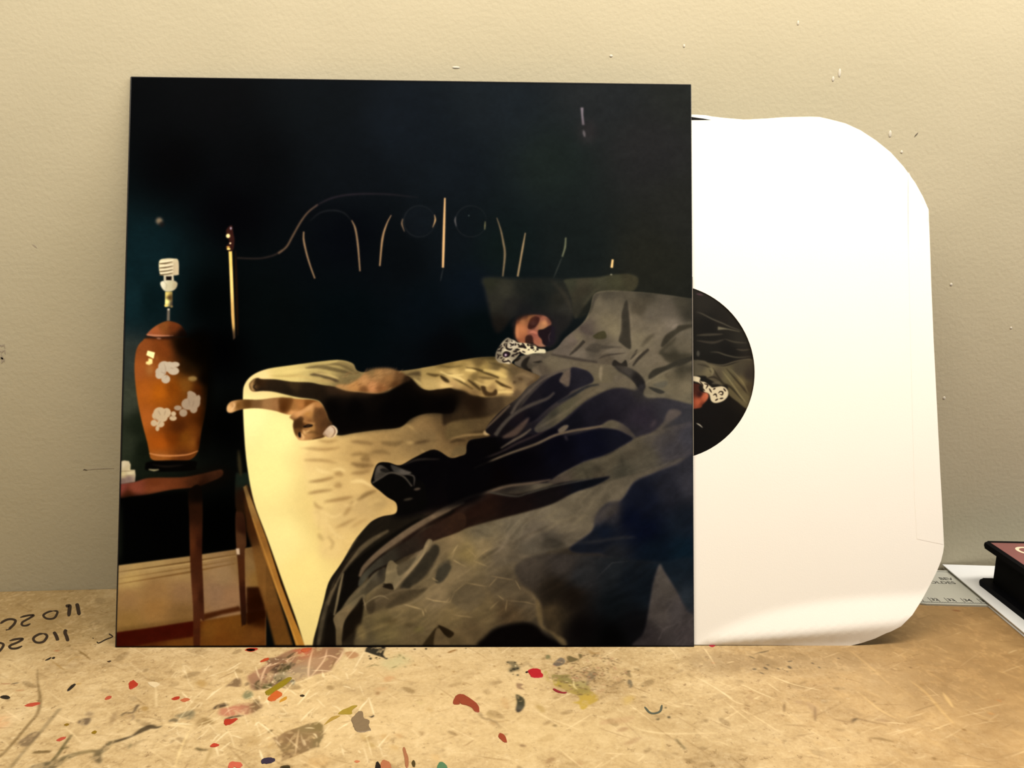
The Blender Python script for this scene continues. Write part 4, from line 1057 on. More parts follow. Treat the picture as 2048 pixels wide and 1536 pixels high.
wall_mark('scuff_mark', '1829,274 1831,271 1834,268 1836,265', 0.0007, M_SCUFF)
wall_mark('scuff_mark', '166,940 169,939 172,940 175,940', 0.0007, M_SCUFF)
wall_mark('scuff_mark', '172,940 190,938 210,937 228,937', 0.0005, M_SCUFF2)
wall_mark('scuff_mark', '65,489 68,491 71,493 74,496', 0.0009, M_SCUFF2)
for q in ('-4,688 3,692 8,690 10,697', '-4,700 4,704 9,701 11,709', '-4,712 2,716 8,718 9,724', '2,706 4,714 5,722 3,727'):
    wall_mark('scuff_mark', q, 0.0013, M_SCUFF2)
for px, py, rx, rz in ((912, 135, .0024, .0007), (1803, 304, .0008, .0010), (1780, 268, .0010, .0022), (1902, 569, .0010, .0011), (1888, 796, .0010, .0011), (2022, 656, .0008, .0009), (1679, 146, .0009, .0026),
                       (1596, 46, .0007, .0014), (1666, 158, .0008, .0016), (1368, 92, .0007, .0010), (1222, 112, .0010, .0008)):
    x, z = wall_xz(px, py)
    bm = bmesh.new()
    bmesh.ops.create_icosphere(bm, subdivisions=2, radius=1.0)
    for v in bm.verts:
        v.co = Vector((x + v.co.x * rx, v.co.y * 0.0004, z + v.co.z * rz))
    bm_obj('paint_lump', bm, M_NIB, wall, True)


# ------------------------------------------------------------------ worktable
TX0, TX1, TY0, TY1, TW, TH = -0.10, 0.62, -0.225, 0.0, 2160, 675
HT = homography([(0, 1300), (2048, 1300), (2048, 1536), (0, 1536)],
                [((table(x, y)[0] - TX0) / (TX1 - TX0) * TW, (TY1 - table(x, y)[1]) / (TY1 - TY0) * TH) for x, y in ((0, 1300), (2048, 1300), (2048, 1536), (0, 1536))])


def paint_table():
    """stains, ink and scratches worn into the board, with some painted shade at the back, as an RGBA layer over the procedural board"""
    P = Print(TW, TH, HT, 1.0, True)
    F, S, O, fr = P.fill, P.stroke, P.oval, P.frame
    rw = np.random.default_rng(5)
    yy, xx = np.mgrid[0:TH, 0:TW].astype(np.float32)
    n = .5 * vnoise(xx / 7 + yy / 40, yy / 9, 41) + .3 * vnoise(xx / 3.2, yy / 4.0, 42) + .35 * vnoise(xx / 26, yy / 30, 43)
    P.rag = np.clip((n - .30) / .22, .22, 1)
    # large worn zones; the browner ones at the back also hold painted shade
    for q, c, a, sf in (('-100,1180 240,1185 240,1290 -100,1290', (138, 108, 56), .55, 30), ('400,1330 900,1300 1100,1400 900,1530 500,1480', (236, 200, 140), .35, 50),
                        ('1400,1300 1700,1300 1700,1340 1400,1345', (140, 110, 70), .5, 12), ('1250,1420 1500,1400 1560,1460 1400,1560 1240,1540', (170, 138, 88), .3, 30),
                        ('1700,1200 2100,1190 2100,1400 1750,1390', (140, 106, 62), .5, 40), ('1000,1440 1250,1420 1250,1536 1000,1536', (220, 186, 126), .3, 30)):
        F(q, c, a, sf)
    # drifting fine grain strokes and scratches
    for i in range(820):
        x, y = rw.uniform(-80, 2130), rw.uniform(1190, 1560)
        l = rw.uniform(6, 60) * (0.5 + (y - 1150) / 400)
        an = rw.choice([-.45, .5, .05]) + rw.normal(0, .25)
        up = rw.random() < .55
        c = (246, 214, 158) if up else (132, 96, 50)
        S(np.array([[x, y], [x + l * .5, y + l * .5 * an + rw.normal(0, 1)], [x + l, y + l * an]]), c, rw.uniform(.8, 2.6), rw.uniform(.15, .5), .7)
    for i in range(260):
        x, y = rw.uniform(-60, 1750), rw.uniform(1200, 1550)
        r = abs(rw.normal(0, 4)) + 1.2
        O(x, y, r * rw.uniform(1, 2.4), r * .6, (120, 90, 48), rw.uniform(.15, .5), 1.2, rw.uniform(-.6, .6))
    # the scored mauve area under the sleeve
    fr(440, 1280, 6.4)
    F('360,450 520,360 700,230 900,130 1040,110 1200,100 1560,100 1540,220 1440,340 1400,400 1200,450 1000,520 860,560 600,620 420,640 380,560',
      '450,430,160,112,80;600,460,148,104,76;750,300,130,88,60;1030,390,158,130,98;1080,140,176,76,48;1250,140,154,106,70;1460,160,142,98,66;1380,300,154,110,76;1250,270,168,126,90;900,200,146,106,74;700,560,122,94,64', .9, 2)
    for q in ('1190,110 1150,260 1130,420 1140,500', '1370,110 1340,240 1240,380 1160,470', '1580,130 1540,220 1440,340', '700,280 600,340 540,460 500,600', '560,340 700,310 840,230', '960,200 860,260 900,330 840,400', '1260,240 1400,200 1520,240'):
        S(q, (236, 196, 150), 2.6, .85, 1)
    for q, c in (('840,230 930,170 960,160 880,230', (80, 60, 34)), ('560,240 700,225 830,215 800,270 640,300', (132, 96, 66)), ('640,400 720,330 820,300 800,360 700,430', (92, 66, 44)), ('780,330 860,300 920,330 850,390', (66, 54, 34)), ('700,470 800,440 840,480 720,540', (78, 70, 36)), ('740,390 860,330 900,350 840,420 780,430', (84, 72, 36)), ('860,280 960,300 930,340', (110, 86, 60)), ('440,570 500,510 520,560 480,640', (96, 76, 44)),
                 ('560,570 660,560 640,610 540,620', (90, 84, 40)), ('1420,370 1460,270 1480,250 1440,350', (120, 86, 44)), ('1600,160 1720,150 1780,200 1660,240', (176, 124, 78)), ('880,500 960,520 940,580', (150, 140, 110))):
        F(q, c, .85, 1.2)
    F('680,450 800,400 900,420 920,480 800,500 700,520', (176, 156, 116), .7, 2)
    for i in range(60):
        x, y = rw.uniform(560, 960), rw.uniform(250, 620)
        S(np.array([[x, y], [x + rw.uniform(-30, 30), y + rw.uniform(-30, 30)]]), (236, 214, 170) if i % 3 else (70, 60, 34), 1.6, .7, .6)
    # dark and mauve stain to its left
    F('70,600 150,530 200,490 260,500 270,590 200,600 120,590', (122, 92, 60), .85, 1.5)
    F('310,570 350,540 380,560 330,590', (130, 102, 66), .8, 1.2)
    F('290,720 340,650 400,660 420,720 340,760', (126, 124, 84), .85, 1.6)
    F('0,880 120,860 240,820 420,800 520,820 540,860 440,930 300,960 180,980 0,960', '60,910,182,110,80;200,900,186,112,82;320,880,170,104,76;450,850,120,84,50;500,860,110,76,44', .85, 2)
    F('430,770 480,760 510,800 450,830', (110, 84, 50), .8, 1.4)
    S('60,1010 180,985 300,965', (52, 32, 20), 5, .85, 1)
    F('0,840 40,810 110,830 60,850', (96, 80, 60), .8, 1.2)
    # loose marks at the left end
    fr(0, 1300, 6.508)
    S('490,250 490,420 515,560 520,700 480,840 380,960 230,1140 90,1300 -20,1400', (128, 98, 52), (2, 3, 5, 5, 5, 5, 5), .8, 1)
    S('780,760 640,930 480,1120 300,1330 130,1540', (138, 114, 74), (6, 6, 5, 5), .7, 1.2)
    F('230,1210 330,1130 420,1070 500,1060 520,1090 460,1160 380,1240 290,1256', (124, 98, 66), .85, 1.4)
    S('250,1180 340,1160 430,1150', (176, 144, 104), 2, .6, 1)
    F('1010,940 1060,900 1170,880 1180,920 1130,980 1050,975', (98, 74, 54), .85, 1.4)
    F('1110,850 1150,800 1220,830 1180,860', (140, 112, 78), .7, 2)
    S('1500,800 1480,880 1440,980', (156, 124, 82), 7, .7, 1.8)
    S('430,1330 520,1330 600,1322 660,1326', (104, 76, 22), (5, 6, 5), .85, 1)
    S('930,1105 840,1230 760,1350 690,1440', (96, 82, 40), (4, 5, 6), .85, 1)
    S('800,1290 850,1270 900,1272', (100, 84, 40), (6, 4, 2), .8, 1)
    F('380,1540 520,1470 680,1440 860,1370 1000,1330 1150,1300 1300,1290 1380,1210 1430,1185 1640,1140 1640,1165 1450,1230 1400,1290 1320,1360 1330,1440 1290,1480 1200,1420 1220,1340 1100,1350 960,1390 840,1450 700,1540',
      '500,1500,70,60,36;700,1480,64,56,30;900,1400,104,90,52;1100,1330,130,108,62;1400,1220,84,70,36;1300,1350,80,66,34;1280,1440,84,66,36;1500,1180,96,76,40', .8, 1.6)
    for q, c, w in (('150,440 250,425', (40, 24, 12), 3), ('0,440 150,440', (160, 100, 60), 2.6), ('200,530 320,520', (176, 112, 64), 2.5), ('700,10 780,12', (170, 96, 56), 3), ('1010,0 1100,60 1180,130', (128, 92, 34), 3), ('670,140 780,220 850,270', (160, 122, 62), 2.4), ('850,210 930,120 1000,90 1080,100', (176, 136, 74), 2), ('980,440 1060,440', (180, 140, 70), 4), ('0,1300 50,1310', (150, 112, 60), 3)):
        S(q, c, w, .85, .8)
    F('-60,900 60,860 120,960 40,1010 -60,1020', (220, 150, 96), .5, 5)
    fr(230, 1300, 6.508)
    for q, c, w, a in (('80,860 130,820 230,815 270,760 300,710', (92, 70, 46), (3, 3, 5), .85), ('230,820 240,890 190,920', (140, 112, 80), 3, .7), ('160,860 210,870', (160, 128, 92), 3, .7),
                       ('700,930 760,910 820,930', (104, 90, 62), (4, 8, 4), .8), ('0,1195 200,1130 300,1075 380,1030 470,1000 540,1010 610,990', (62, 44, 18), (3, 4, 10, 12, 6, 3), .9),
                       ('1050,1275 1120,1300 1210,1300', (96, 78, 36), (4, 5, 2), .85), ('950,1265 1000,1268', (150, 116, 60), 3, .7), ('1260,1260 1230,1350 1160,1500', (176, 144, 90), 5, .7),
                       ('440,430 600,395 740,370', (170, 128, 60), 2, .6), ('1000,1000 920,1150 850,1300 780,1536', (250, 216, 150), 3, .6), ('530,480 535,600 540,760', (246, 216, 160), 2, .7), ('640,970 800,980 990,1010', (246, 214, 154), 5, .6),
                       ('180,1200 240,1240 300,1200 420,1160', (140, 112, 66), 7, .45), ('180,1290 200,1220', (110, 96, 58), 4, .6)):
        S(q, c, w, a, 1.2)
    F('780,860 900,810 1020,780 1040,840 1000,905 860,890', (132, 118, 84), .75, 1.5)
    S('850,880 950,850 1010,800', (100, 90, 62), 3, .7, 1)
    F('330,760 380,730 440,750 400,795', (166, 128, 66), .8, 1.2)
    F('1270,770 1320,720 1430,690 1440,730 1340,760', (84, 62, 40), .9, 1.2)
    F('1060,980 1100,900 1180,880 1270,920 1280,970 1200,960 1120,990', (134, 100, 50), .75, 2)
    F('1050,420 1130,390 1190,430 1150,490 1080,460', (176, 136, 72), .7, 2)
    # peeled tape residue, olive and grey paint skins
    fr(440, 1430, 6.4)
    F('665,290 740,270 830,220 960,170 1000,160 1130,110 1260,85 1320,130 1330,200 1320,290 1270,370 1280,410 1230,420 1100,470 900,550 780,600 800,480 740,400 730,360',
      '750,290,150,116,76;900,280,128,92,54;850,420,136,106,64;1100,170,138,112,68;1250,150,128,104,56;1080,350,138,104,66;860,540,128,94,56;1270,330,124,102,60;1180,260,140,108,66', .92, 1, False)
    S('1010,180 990,300 975,420 960,520', (206, 172, 122), 3, .8, .8)
    S('1030,220 1150,240 1270,210', (166, 134, 90), 3, .6, 1)
    O(1200, 290, 26, 12, (206, 172, 118), .9, .8, .5)
    S('1240,340 1240,400', (200, 166, 116), 2.4, .7, .8)
    F('1120,620 1160,560 1300,520 1390,570 1360,640 1200,660', (196, 150, 88), .55, 5)
    F('360,290 450,280 500,340 470,400 380,360', (176, 140, 84), .6, 3)
    F('610,220 640,190 680,195 640,225', (112, 84, 42), .85, 1)
    for i in range(40):
        x, y = rw.uniform(0, 1000), rw.uniform(0, 600)
        S(np.array([[x, y], [x + rw.uniform(20, 90), y - rw.uniform(10, 60)]]), (176, 138, 78) if i % 2 else (244, 206, 140), rw.uniform(1.5, 4), .4, 1.2)
    # black spatter and green bloom under the sleeve's middle
    fr(720, 1280, 6.4)
    F('95,90 200,80 320,90 320,120 300,190 350,250 280,220 200,195 100,160 65,145', (12, 13, 12), .96, .8)
    for x, y, r in ((135, 238, 18), (118, 205, 10), (210, 225, 10), (250, 235, 8), (345, 235, 10), (700, 120, 14), (845, 112, 14), (1355, 108, 9)):
        O(x, y, r, r * .8, (22, 20, 14), .9, .7)
    for x, y, r in ((240, 150, 14), (270, 130, 10), (255, 195, 9)):
        O(x, y, r, r * .7, (190, 160, 104), .8, .8)
    F('260,260 380,250 500,180 600,210 640,280 520,330 400,380 300,360', (190, 178, 124), .55, 5)
    for q in ('500,180 520,210', '545,210 580,250', '400,360 480,330', '80,350 180,320 240,330', '560,340 600,350'):
        S(q, (128, 116, 68), 3, .7, 1)
    F('1120,160 1180,130 1250,120 1200,150 1150,165', (140, 92, 30), .85, 1)
    F('310,480 400,460 440,490 330,540', (196, 144, 92), .6, 2)
    O(225, 680, 28, 24, (160, 118, 70), .7, 1.5)
    F('200,620 320,600 340,630 240,650', (196, 150, 98), .5, 2)
    for x, y in ((1020, 340), (1325, 565), (1520, 425), (1720, 335), (1950, 205), (1045, 692), (700, 320), (1200, 405)):
        O(x, y, 16, 9, (150, 112, 60), .8, 1, .4)
    # spatter arc and olive smear
    fr(1000, 1290, 6.827)
    F('90,230 150,220 200,230 265,300 265,345 200,355 140,380 120,330 160,290', (84, 76, 48), .75, 2)
    for x, y, r in ((205, 238, 18), (240, 320, 24), (190, 330, 30), (150, 350, 18), (240, 410, 20), (180, 400, 12), (105, 235, 14)):
        O(x, y, r, r * .6, (56, 50, 32), .9, .8)
    O(212, 285, 14, 10, (226, 200, 150), .9, .8)
    F('230,520 320,540 280,570 340,610 240,590', (140, 104, 72), .8, 1)
    F('215,680 270,690 330,740 335,830 290,900 240,920 215,880 230,780', '260,720,60,58,34;270,780,52,54,34;260,860,84,80,62;250,900,60,52,44', .95, 1)
    F('600,360 640,370 680,500 640,470', (170, 144, 74), .8, 1.4)
    F('700,400 820,410 950,410 1000,500 1150,480 1230,560 1240,620 1340,700 1330,760 1220,820 1150,880 1100,870 1080,810 990,785 1080,760 1060,690 920,640 860,600 740,550 720,480',
      '780,440,136,118,60;900,470,140,124,68;760,510,168,142,54;900,560,168,140,70;1100,520,166,146,88;1150,620,150,128,60;1200,720,180,146,52;1120,820,182,148,54;1300,730,176,142,56', .9, 1)
    for q in ('880,510 930,495', '930,540 990,545', '1000,450 1010,560 1060,610'):
        S(q, (214, 188, 130), 3, .8, .8)
    F('720,270 760,220 830,170 890,210 870,260 790,290', '800,240,110,94,76;860,200,128,112,90', .95, .9)
    F('910,170 950,145 1010,170 1080,185 1070,120 1130,140 1110,180 1000,230 940,230', (104, 86, 46), .9, 1)
    O(655, 165, 34, 34, (124, 116, 72), .9, 1)
    F('1190,430 1240,350 1310,380 1310,440 1230,500 1180,560', (132, 112, 80), .85, 1.4)
    F('1740,490 1780,470 1815,540 1780,590 1750,550', (120, 104, 76), .9, 1)
    F('1420,170 1500,190 1660,260 1560,230', (140, 110, 72), .8, 1)
    F('1700,380 1760,350 1790,440 1740,420', (128, 104, 64), .8, 1)
    F('1600,510 1660,470 1700,490 1640,530', (150, 120, 76), .8, 1.4)
    for i in range(230):
        an, rr = rw.uniform(0, 6.3), rw.uniform(.1, 1)
        x, y = 1220 + 560 * rr * math.cos(an), 400 + 290 * rr * math.sin(an)
        O(x, y, rw.uniform(8, 30), rw.uniform(4, 10), (120, 92, 54) if i % 4 else (176, 128, 90), .85, .9, rw.uniform(-.7, .7))
    F('1690,720 1800,690 1840,720 1760,800 1690,810', (196, 160, 84), .6, 2.5)
    F('10,740 80,730 130,860 60,850', (190, 148, 92), .6, 2.5)
    F('500,820 560,830 600,920 540,900', (186, 154, 90), .7, 2.5)
    F('1210,60 1300,100 1400,95 1250,130', (160, 120, 64), .6, 1.4)
    # smaller flecks right of the sleeve
    fr(1380, 1280, 6.4)
    for q, w in (('750,205 840,240', 3), ('820,185 880,165 960,150 1020,130', 2.5), ('795,375 855,370', 4), ('940,345 1000,380', 5), ('975,318 1020,322', 3), ('885,410 955,440', 3), ('1110,360 1150,378', 3), ('1240,400 1250,410', 3), ('1260,330 1290,370', 6), ('1250,280 1310,265', 2.4),
                 ('1550,290 1590,305', 3), ('1640,340 1670,365', 3), ('1880,230 1920,240', 3), ('1180,365 1195,375', 3)):
        S(q, (84, 66, 44), w, .85, .8)
    for q, c, w in (('690,820 770,855', (118, 82, 40), 4), ('750,658 805,660', (150, 100, 52), 4), ('285,755 325,758', (140, 100, 52), 4), ('270,290 325,295', (176, 110, 66), 3.5), ('115,740 160,745', (170, 128, 74), 3), ('1600,850 1600,1040', (150, 118, 74), 3),
                    ('1215,790 1205,920', (160, 124, 74), 4), ('1240,740 1290,765', (150, 114, 70), 4), ('1500,780 1560,850 1560,900', (170, 136, 92), 10), ('1340,790 1430,800', (176, 142, 96), 8), ('740,700 800,790', (176, 140, 92), 10)):
        S(q, c, w, .7, 1)
    for i in range(160):
        x, y = rw.uniform(0, 2000), rw.uniform(70, 480)
        O(x, y, rw.uniform(5, 20), rw.uniform(3, 6), (130, 98, 56), rw.uniform(.3, .6), .9, .4)
    for q in ('160,80 240,190 330,340', '0,440 200,540 400,660 580,790 760,840', '380,650 560,760', '640,560 900,680 1100,760', '1000,440 1300,560 1700,650'):
        S(q, (246, 216, 160), 2.4, .55, .9)
    fr(1536, 1200, 4)
    for q, c, w, a in (('520,950 640,975 700,950 800,970 950,1000', (140, 104, 62), (3, 5, 4, 3), .6), ('670,985 690,960 720,945', (92, 66, 36), 4, .8), ('860,960 980,970', (150, 112, 72), 8, .5), ('800,1105 900,1110 1010,1135', (138, 104, 54), (2, 6, 2), .7), ('640,900 650,905', (120, 88, 48), 5, .7), ('130,830 128,900', (120, 90, 52), 3, .7),
                       ('375,850 378,970', (120, 88, 52), 3, .7), ('1130,535 1150,545', (110, 76, 40), 5, .8), ('1280,575 1330,585', (124, 84, 40), 4, .7), ('1545,1030 1590,1045', (120, 80, 34), 5, .8), ('1310,1265 1350,1270', (120, 84, 36), 6, .8), ('1760,910 1810,910', (176, 116, 56), 5, .6), ('1830,800 1870,812', (180, 112, 56), 5, .6),
                       ('840,805 855,815', (120, 88, 46), 5, .7), ('1470,82 1540,88', (130, 66, 28), 5, .7), ('570,555 610,560', (140, 104, 56), 4, .6), ('1215,670 1245,690', (150, 112, 60), 6, .6), ('1400,740 1480,860', (232, 190, 120), 6, .5), ('1130,640 1260,740 1400,900 1500,1000', (228, 184, 112), 5, .35),
                       ('700,720 900,880 1060,960', (236, 196, 128), 4, .35), ('1280,1000 1400,1040', (236, 196, 130), 4, .3), ('650,400 800,520 1000,700', (222, 180, 116), 5, .3), ('600,850 760,930', (150, 116, 74), 10, .3), ('210,810 370,850 370,950', (176, 140, 96), 12, .4)):
        S(q, c, w, a, 1.2)
    for i in range(120):
        x, y = rw.uniform(0, 2100), rw.uniform(250, 1340)
        l = rw.uniform(40, 200)
        S(np.array([[x, y], [x + l, y + l * rw.uniform(.3, .75)]]), (160, 118, 66) if i % 2 else (226, 184, 118), rw.uniform(2, 7), .22, 2)
    fr(1024, 1250, 4)
    for q, c, w, a in (('1310,910 1385,995', (104, 84, 44), (4, 3.5), .9), ('960,810 1080,850 1300,870 1700,860', (250, 220, 164), 3, .55), ('1180,870 1210,960 1170,1060', (206, 170, 110), 4, .4), ('700,790 780,770 900,760 980,730', (176, 132, 88), 12, .35), ('840,850 930,820', (150, 108, 66), 8, .5), ('900,960 1030,900', (160, 120, 76), 8, .5),
                       ('60,960 110,970', (124, 90, 54), 5, .7), ('330,800 360,810', (120, 94, 52), 6, .7), ('200,640 260,700', (170, 136, 76), 10, .5), ('270,1110 340,1060', (140, 100, 60), 8, .6), ('250,920 330,890 200,930', (176, 142, 88), 14, .4), ('520,1090 560,1120', (176, 132, 84), 5, .5)):
        S(q, c, w, a, 1.4)
    for x, y, r in ((1165, 752, 14), (1255, 738, 14), (1230, 662, 9), (1190, 520, 7), (1045, 488, 8)):
        O(x, y, r, r * .7, (74, 62, 36), .9, .8)
    fr(690, 1380, 6.606)
    for x, y, rx, c in ((430, 40, 28, (150, 116, 70)), (225, 130, 20, (132, 104, 50)), (1015, 570, 34, (136, 100, 54)), (1320, 880, 18, (104, 82, 36)), (350, 725, 60, (176, 142, 80)), (710, 600, 60, (196, 154, 98)), (270, 630, 70, (196, 160, 98)), (1130, 265, 50, (190, 152, 92)), (990, 170, 40, (200, 170, 110)),
                        (1200, 890, 70, (206, 166, 106)), (1930, 330, 70, (170, 138, 86)), (1780, 320, 34, (140, 116, 74)), (1960, 440, 50, (166, 130, 80)), (650, 760, 60, (196, 156, 94)), (530, 620, 60, (190, 148, 88))):
        O(x, y, rx, rx * .55, c, .65, 2, .4)
    S('1780,290 1820,370 1990,420 2040,500', (140, 112, 72), 4, .6, 1.2)
    F('310,345 340,350 380,330 385,345 350,365', (30, 22, 14), .95, .7)
    fr()
    for i in range(130):
        x, y = rw.uniform(330, 760), rw.uniform(1320, 1500)
        l = rw.uniform(8, 46)
        an = rw.choice([-.7, -1.1, .15, .9, 3.0]) + rw.normal(0, .2)
        n_ = math.hypot(1, an)
        S(np.array([[x, y], [x + l / n_ * .5, y + l / n_ * an * .5 + rw.normal(0, 1.5)], [x + l / n_, y + l / n_ * an]]), (250, 224, 172), rw.uniform(1, 2.6), rw.uniform(.35, .8), .7)
    return P


TAB = paint_table()
DARKER = np.clip(.5 + .8 * TAB.img.max(-1, keepdims=True) / 255.0, .55, 1.08)     # ink and stains soak in, pale wear does not
IMG_TAB = to_image('board_wear_shade', srgb2lin(TAB.img / 255.0) * DARKER * np.array([0.77, 0.85, 1.02], np.float32), TAB.A)


def board_material():
    m = bpy.data.materials.new('worn_hardboard')
    N, L = nt(m)
    b = N['Principled BSDF']
    b.inputs['Roughness'].default_value = 0.55
    b.inputs['Specular IOR Level'].default_value = 0.3
    tc = N.new('ShaderNodeTexCoord')
    mp = N.new('ShaderNodeMapping')
    mp.inputs['Rotation'].default_value = (0, 0, 0.5)
    mp.inputs['Scale'].default_value = (1.0, 1.35, 1.0)
    L.new(tc.outputs['Object'], mp.inputs['Vector'])

    def nz(scale, det, rough, src):
        n = N.new('ShaderNodeTexNoise')
        n.inputs['Scale'].default_value = scale
        n.inputs['Detail'].default_value = det
        n.inputs['Roughness'].default_value = rough
        L.new(src, n.inputs['Vector'])
        return n.outputs['Fac']

    def ramp(fac, stops):
        r = N.new('ShaderNodeValToRGB')
        e = r.color_ramp.elements
        e[0].position, e[0].color = stops[0][0], (*stops[0][1], 1)
        e[1].position, e[1].color = stops[-1][0], (*stops[-1][1], 1)
        for p_, c_ in stops[1:-1]:
            k = e.new(p_)
            k.color = (*c_, 1)
        L.new(fac, r.inputs[0])
        return r.outputs[0]

    def mix(f, a, c_):
        x = N.new('ShaderNodeMix')
        x.data_type = 'RGBA'
        if isinstance(f, float):
            x.inputs[0].default_value = f
        else:
            L.new(f, x.inputs[0])
        L.new(a, x.inputs[6])
        L.new(c_, x.inputs[7])
        return x.outputs[2]

    big = ramp(nz(16, 5, .62, mp.outputs[0]), [(.33, rgb(138, 108, 66)), (.46, rgb(190, 158, 106)), (.56, rgb(212, 181, 127)), (.72, rgb(236, 208, 156))])
    mid = ramp(nz(120, 5, .7, mp.outputs[0]), [(.34, rgb(140, 110, 66)), (.48, rgb(200, 168, 114)), (.64, rgb(234, 206, 154))])
    fin = ramp(nz(520, 3, .7, tc.outputs['Object']), [(.30, rgb(126, 98, 58)), (.5, rgb(206, 174, 120)), (.7, rgb(244, 220, 168))])
    c1 = mix(0.38, big, mid)
    c2 = mix(0.22, c1, fin)
    flk = ramp(nz(210, 3, .75, tc.outputs['Object']), [(.60, (0, 0, 0)), (.69, (.75, .75, .75))])
    c2 = mix(flk, c2, ramp(nz(30, 2, .5, tc.outputs['Object']), [(.4, rgb(122, 92, 50)), (.6, rgb(150, 116, 74))]))
    wht = ramp(nz(150, 4, .8, mp.outputs[0]), [(.60, (0, 0, 0)), (.70, (.6, .6, .6))])
    c2 = mix(wht, c2, ramp(nz(20, 2, .5, tc.outputs['Object']), [(.4, rgb(236, 208, 154)), (.6, rgb(244, 220, 172))]))
    dm = N.new('ShaderNodeMix')
    dm.data_type = 'RGBA'
    dm.blend_type = 'MULTIPLY'
    dm.inputs[0].default_value = 1.0
    dm.inputs[7].default_value = (0.77, 0.815, 0.94, 1)
    L.new(c2, dm.inputs[6])
    c2 = dm.outputs[2]
    # right end of the board is less worn and browner, and darkened further for the sleeve's shade
    sx = N.new('ShaderNodeSeparateXYZ')
    L.new(tc.outputs['Object'], sx.inputs[0])
    mr = N.new('ShaderNodeMapRange')
    mr.inputs['From Min'].default_value = 0.30
    mr.inputs['From Max'].default_value = 0.47
    mr.inputs['To Max'].default_value = 0.85
    L.new(sx.outputs[0], mr.inputs['Value'])
    smooth = ramp(nz(40, 4, .6, mp.outputs[0]), [(.35, rgb(146, 114, 72)), (.55, rgb(168, 134, 88)), (.7, rgb(188, 154, 104))])
    c2 = mix(mr.outputs[0], c2, smooth)
    # stains, ink and the shade painted with them
    um = N.new('ShaderNodeMapping')
    um.vector_type = 'TEXTURE'
    um.inputs['Location'].default_value = (TX0, TY0, 0)
    um.inputs['Scale'].default_value = (TX1 - TX0, TY1 - TY0, 1)
    L.new(tc.outputs['Object'], um.inputs['Vector'])
    tx = N.new('ShaderNodeTexImage')
    tx.image = IMG_TAB
    tx.extension = 'CLIP'
    L.new(um.outputs[0], tx.inputs['Vector'])
    x = N.new('ShaderNodeMix')
    x.data_type = 'RGBA'
    L.new(tx.outputs['Alpha'], x.inputs[0])
    L.new(c2, x.inputs[6])
    L.new(tx.outputs['Color'], x.inputs[7])
    L.new(x.outputs[2], b.inputs['Base Color'])
    bp = N.new('ShaderNodeBump')
    bp.inputs['Strength'].default_value = 0.25
    bp.inputs['Distance'].default_value = 0.0004
    n4 = nz(240, 4, .65, mp.outputs[0])
    L.new(n4, bp.inputs['Height'])
    L.new(bp.outputs['Normal'], b.inputs['Normal'])
    return m


M_BOARD = board_material()
M_LEGWOOD = material('table_leg_wood', rgb(150, 112, 66), 0.6, 0.15, 30)
worktable = empty('work_table')
tag(worktable, 'worn tan hardboard worktable spattered with paint, against the wall', 'table')
# the board's back edge leaves the wall a little towards its right end, shaped for a dark gap there
prism('tabletop', [(-0.95, -0.75), (1.35, -0.75), (1.35, -0.007), (0.49, -0.006), (0.36, -0.0002), (-0.95, -0.0002)], -0.028, 0.0, M_BOARD, worktable)
for x in (-0.90, 1.24):
    for y in (-0.70, -0.10):
        bm_obj('leg', box_bm(x, x + 0.06, y, y + 0.06, -0.74, -0.028, 0.003), M_LEGWOOD, worktable)

# dried paint with body to it, felt-pen figures: thin pieces on the board
PAINT = {}


def paint_mat(c, rough=0.45):
    if c not in PAINT:
        PAINT[c] = material('dried_paint_%d' % len(PAINT), rgb(*[.9 * k for k in c]), rough, 0.12, 500, bump=0.2, bscale=700)
    return PAINT[c]


def splat(pts, c, h=0.00022, frame=(0, 0, 1), name='paint_spot', jag=0.05):
    p = parse(pts) / frame[2] + np.array(frame[:2])
    p = catmull(p, True, 4)
    q = np.array([table(x, y) for x, y in p])
    cen = q.mean(0)
    r = np.random.default_rng(int(abs(q[0, 0] * 1e5)))
    q = cen + (q - cen) * (1 + r.normal(0, jag, (len(q), 1)))
    return prism(name, q, 0.0, h, paint_mat(c), worktable, 0.06)


A, B, Cc, D_, E_ = (0, 1300, 6.508), (230, 1300, 6.508), (440, 1280, 6.4), (1000, 1290, 6.827), (690, 1380, 6.606)
RED, ORR, BRK = (176, 52, 32), (178, 74, 34), (160, 78, 52)
splat('175,470 190,420 240,395 300,440 270,480 205,515', RED, frame=B)
splat('420,430 500,415 585,440 540,475 500,488', (226, 206, 168), frame=B)
splat('735,640 770,615 840,605 830,640 770,652', RED, frame=B, h=.00012)
splat('850,650 920,625 980,640 930,672 880,675', (190, 104, 68), frame=B, h=.00012)
splat('1415,960 1430,905 1520,900 1600,890 1540,950 1450,985', RED, frame=B)
splat('1235,1250 1290,1215 1355,1232 1320,1262 1260,1266', (186, 60, 40), frame=B)
splat('1465,1530 1500,1460 1640,1465 1660,1510 1600,1545 1550,1520 1520,1560', (200, 96, 74), frame=B)
splat('1690,5 1740,-12 1830,-8 1800,20 1750,22', RED, frame=B)
splat('320,720 400,690 510,680 515,705 420,735 340,735', (184, 70, 48), frame=A, h=.00012)
splat('1360,640 1400,600 1450,600 1440,630 1390,650', (180, 78, 54), frame=A, h=.00012)
splat('735,1175 790,1140 860,1130 830,1165 770,1190', (184, 76, 54), frame=A, h=.00012)
splat('830,975 870,955 905,965 870,990', (136, 104, 8), frame=A, h=.00012)
splat('1185,1080 1230,1050 1260,1065 1230,1095', (140, 110, 6), frame=A, h=.00012)
splat('5,605 60,592 135,610 120,638 60,640 10,625', (22, 14, 8), frame=A, name='ink_blot')
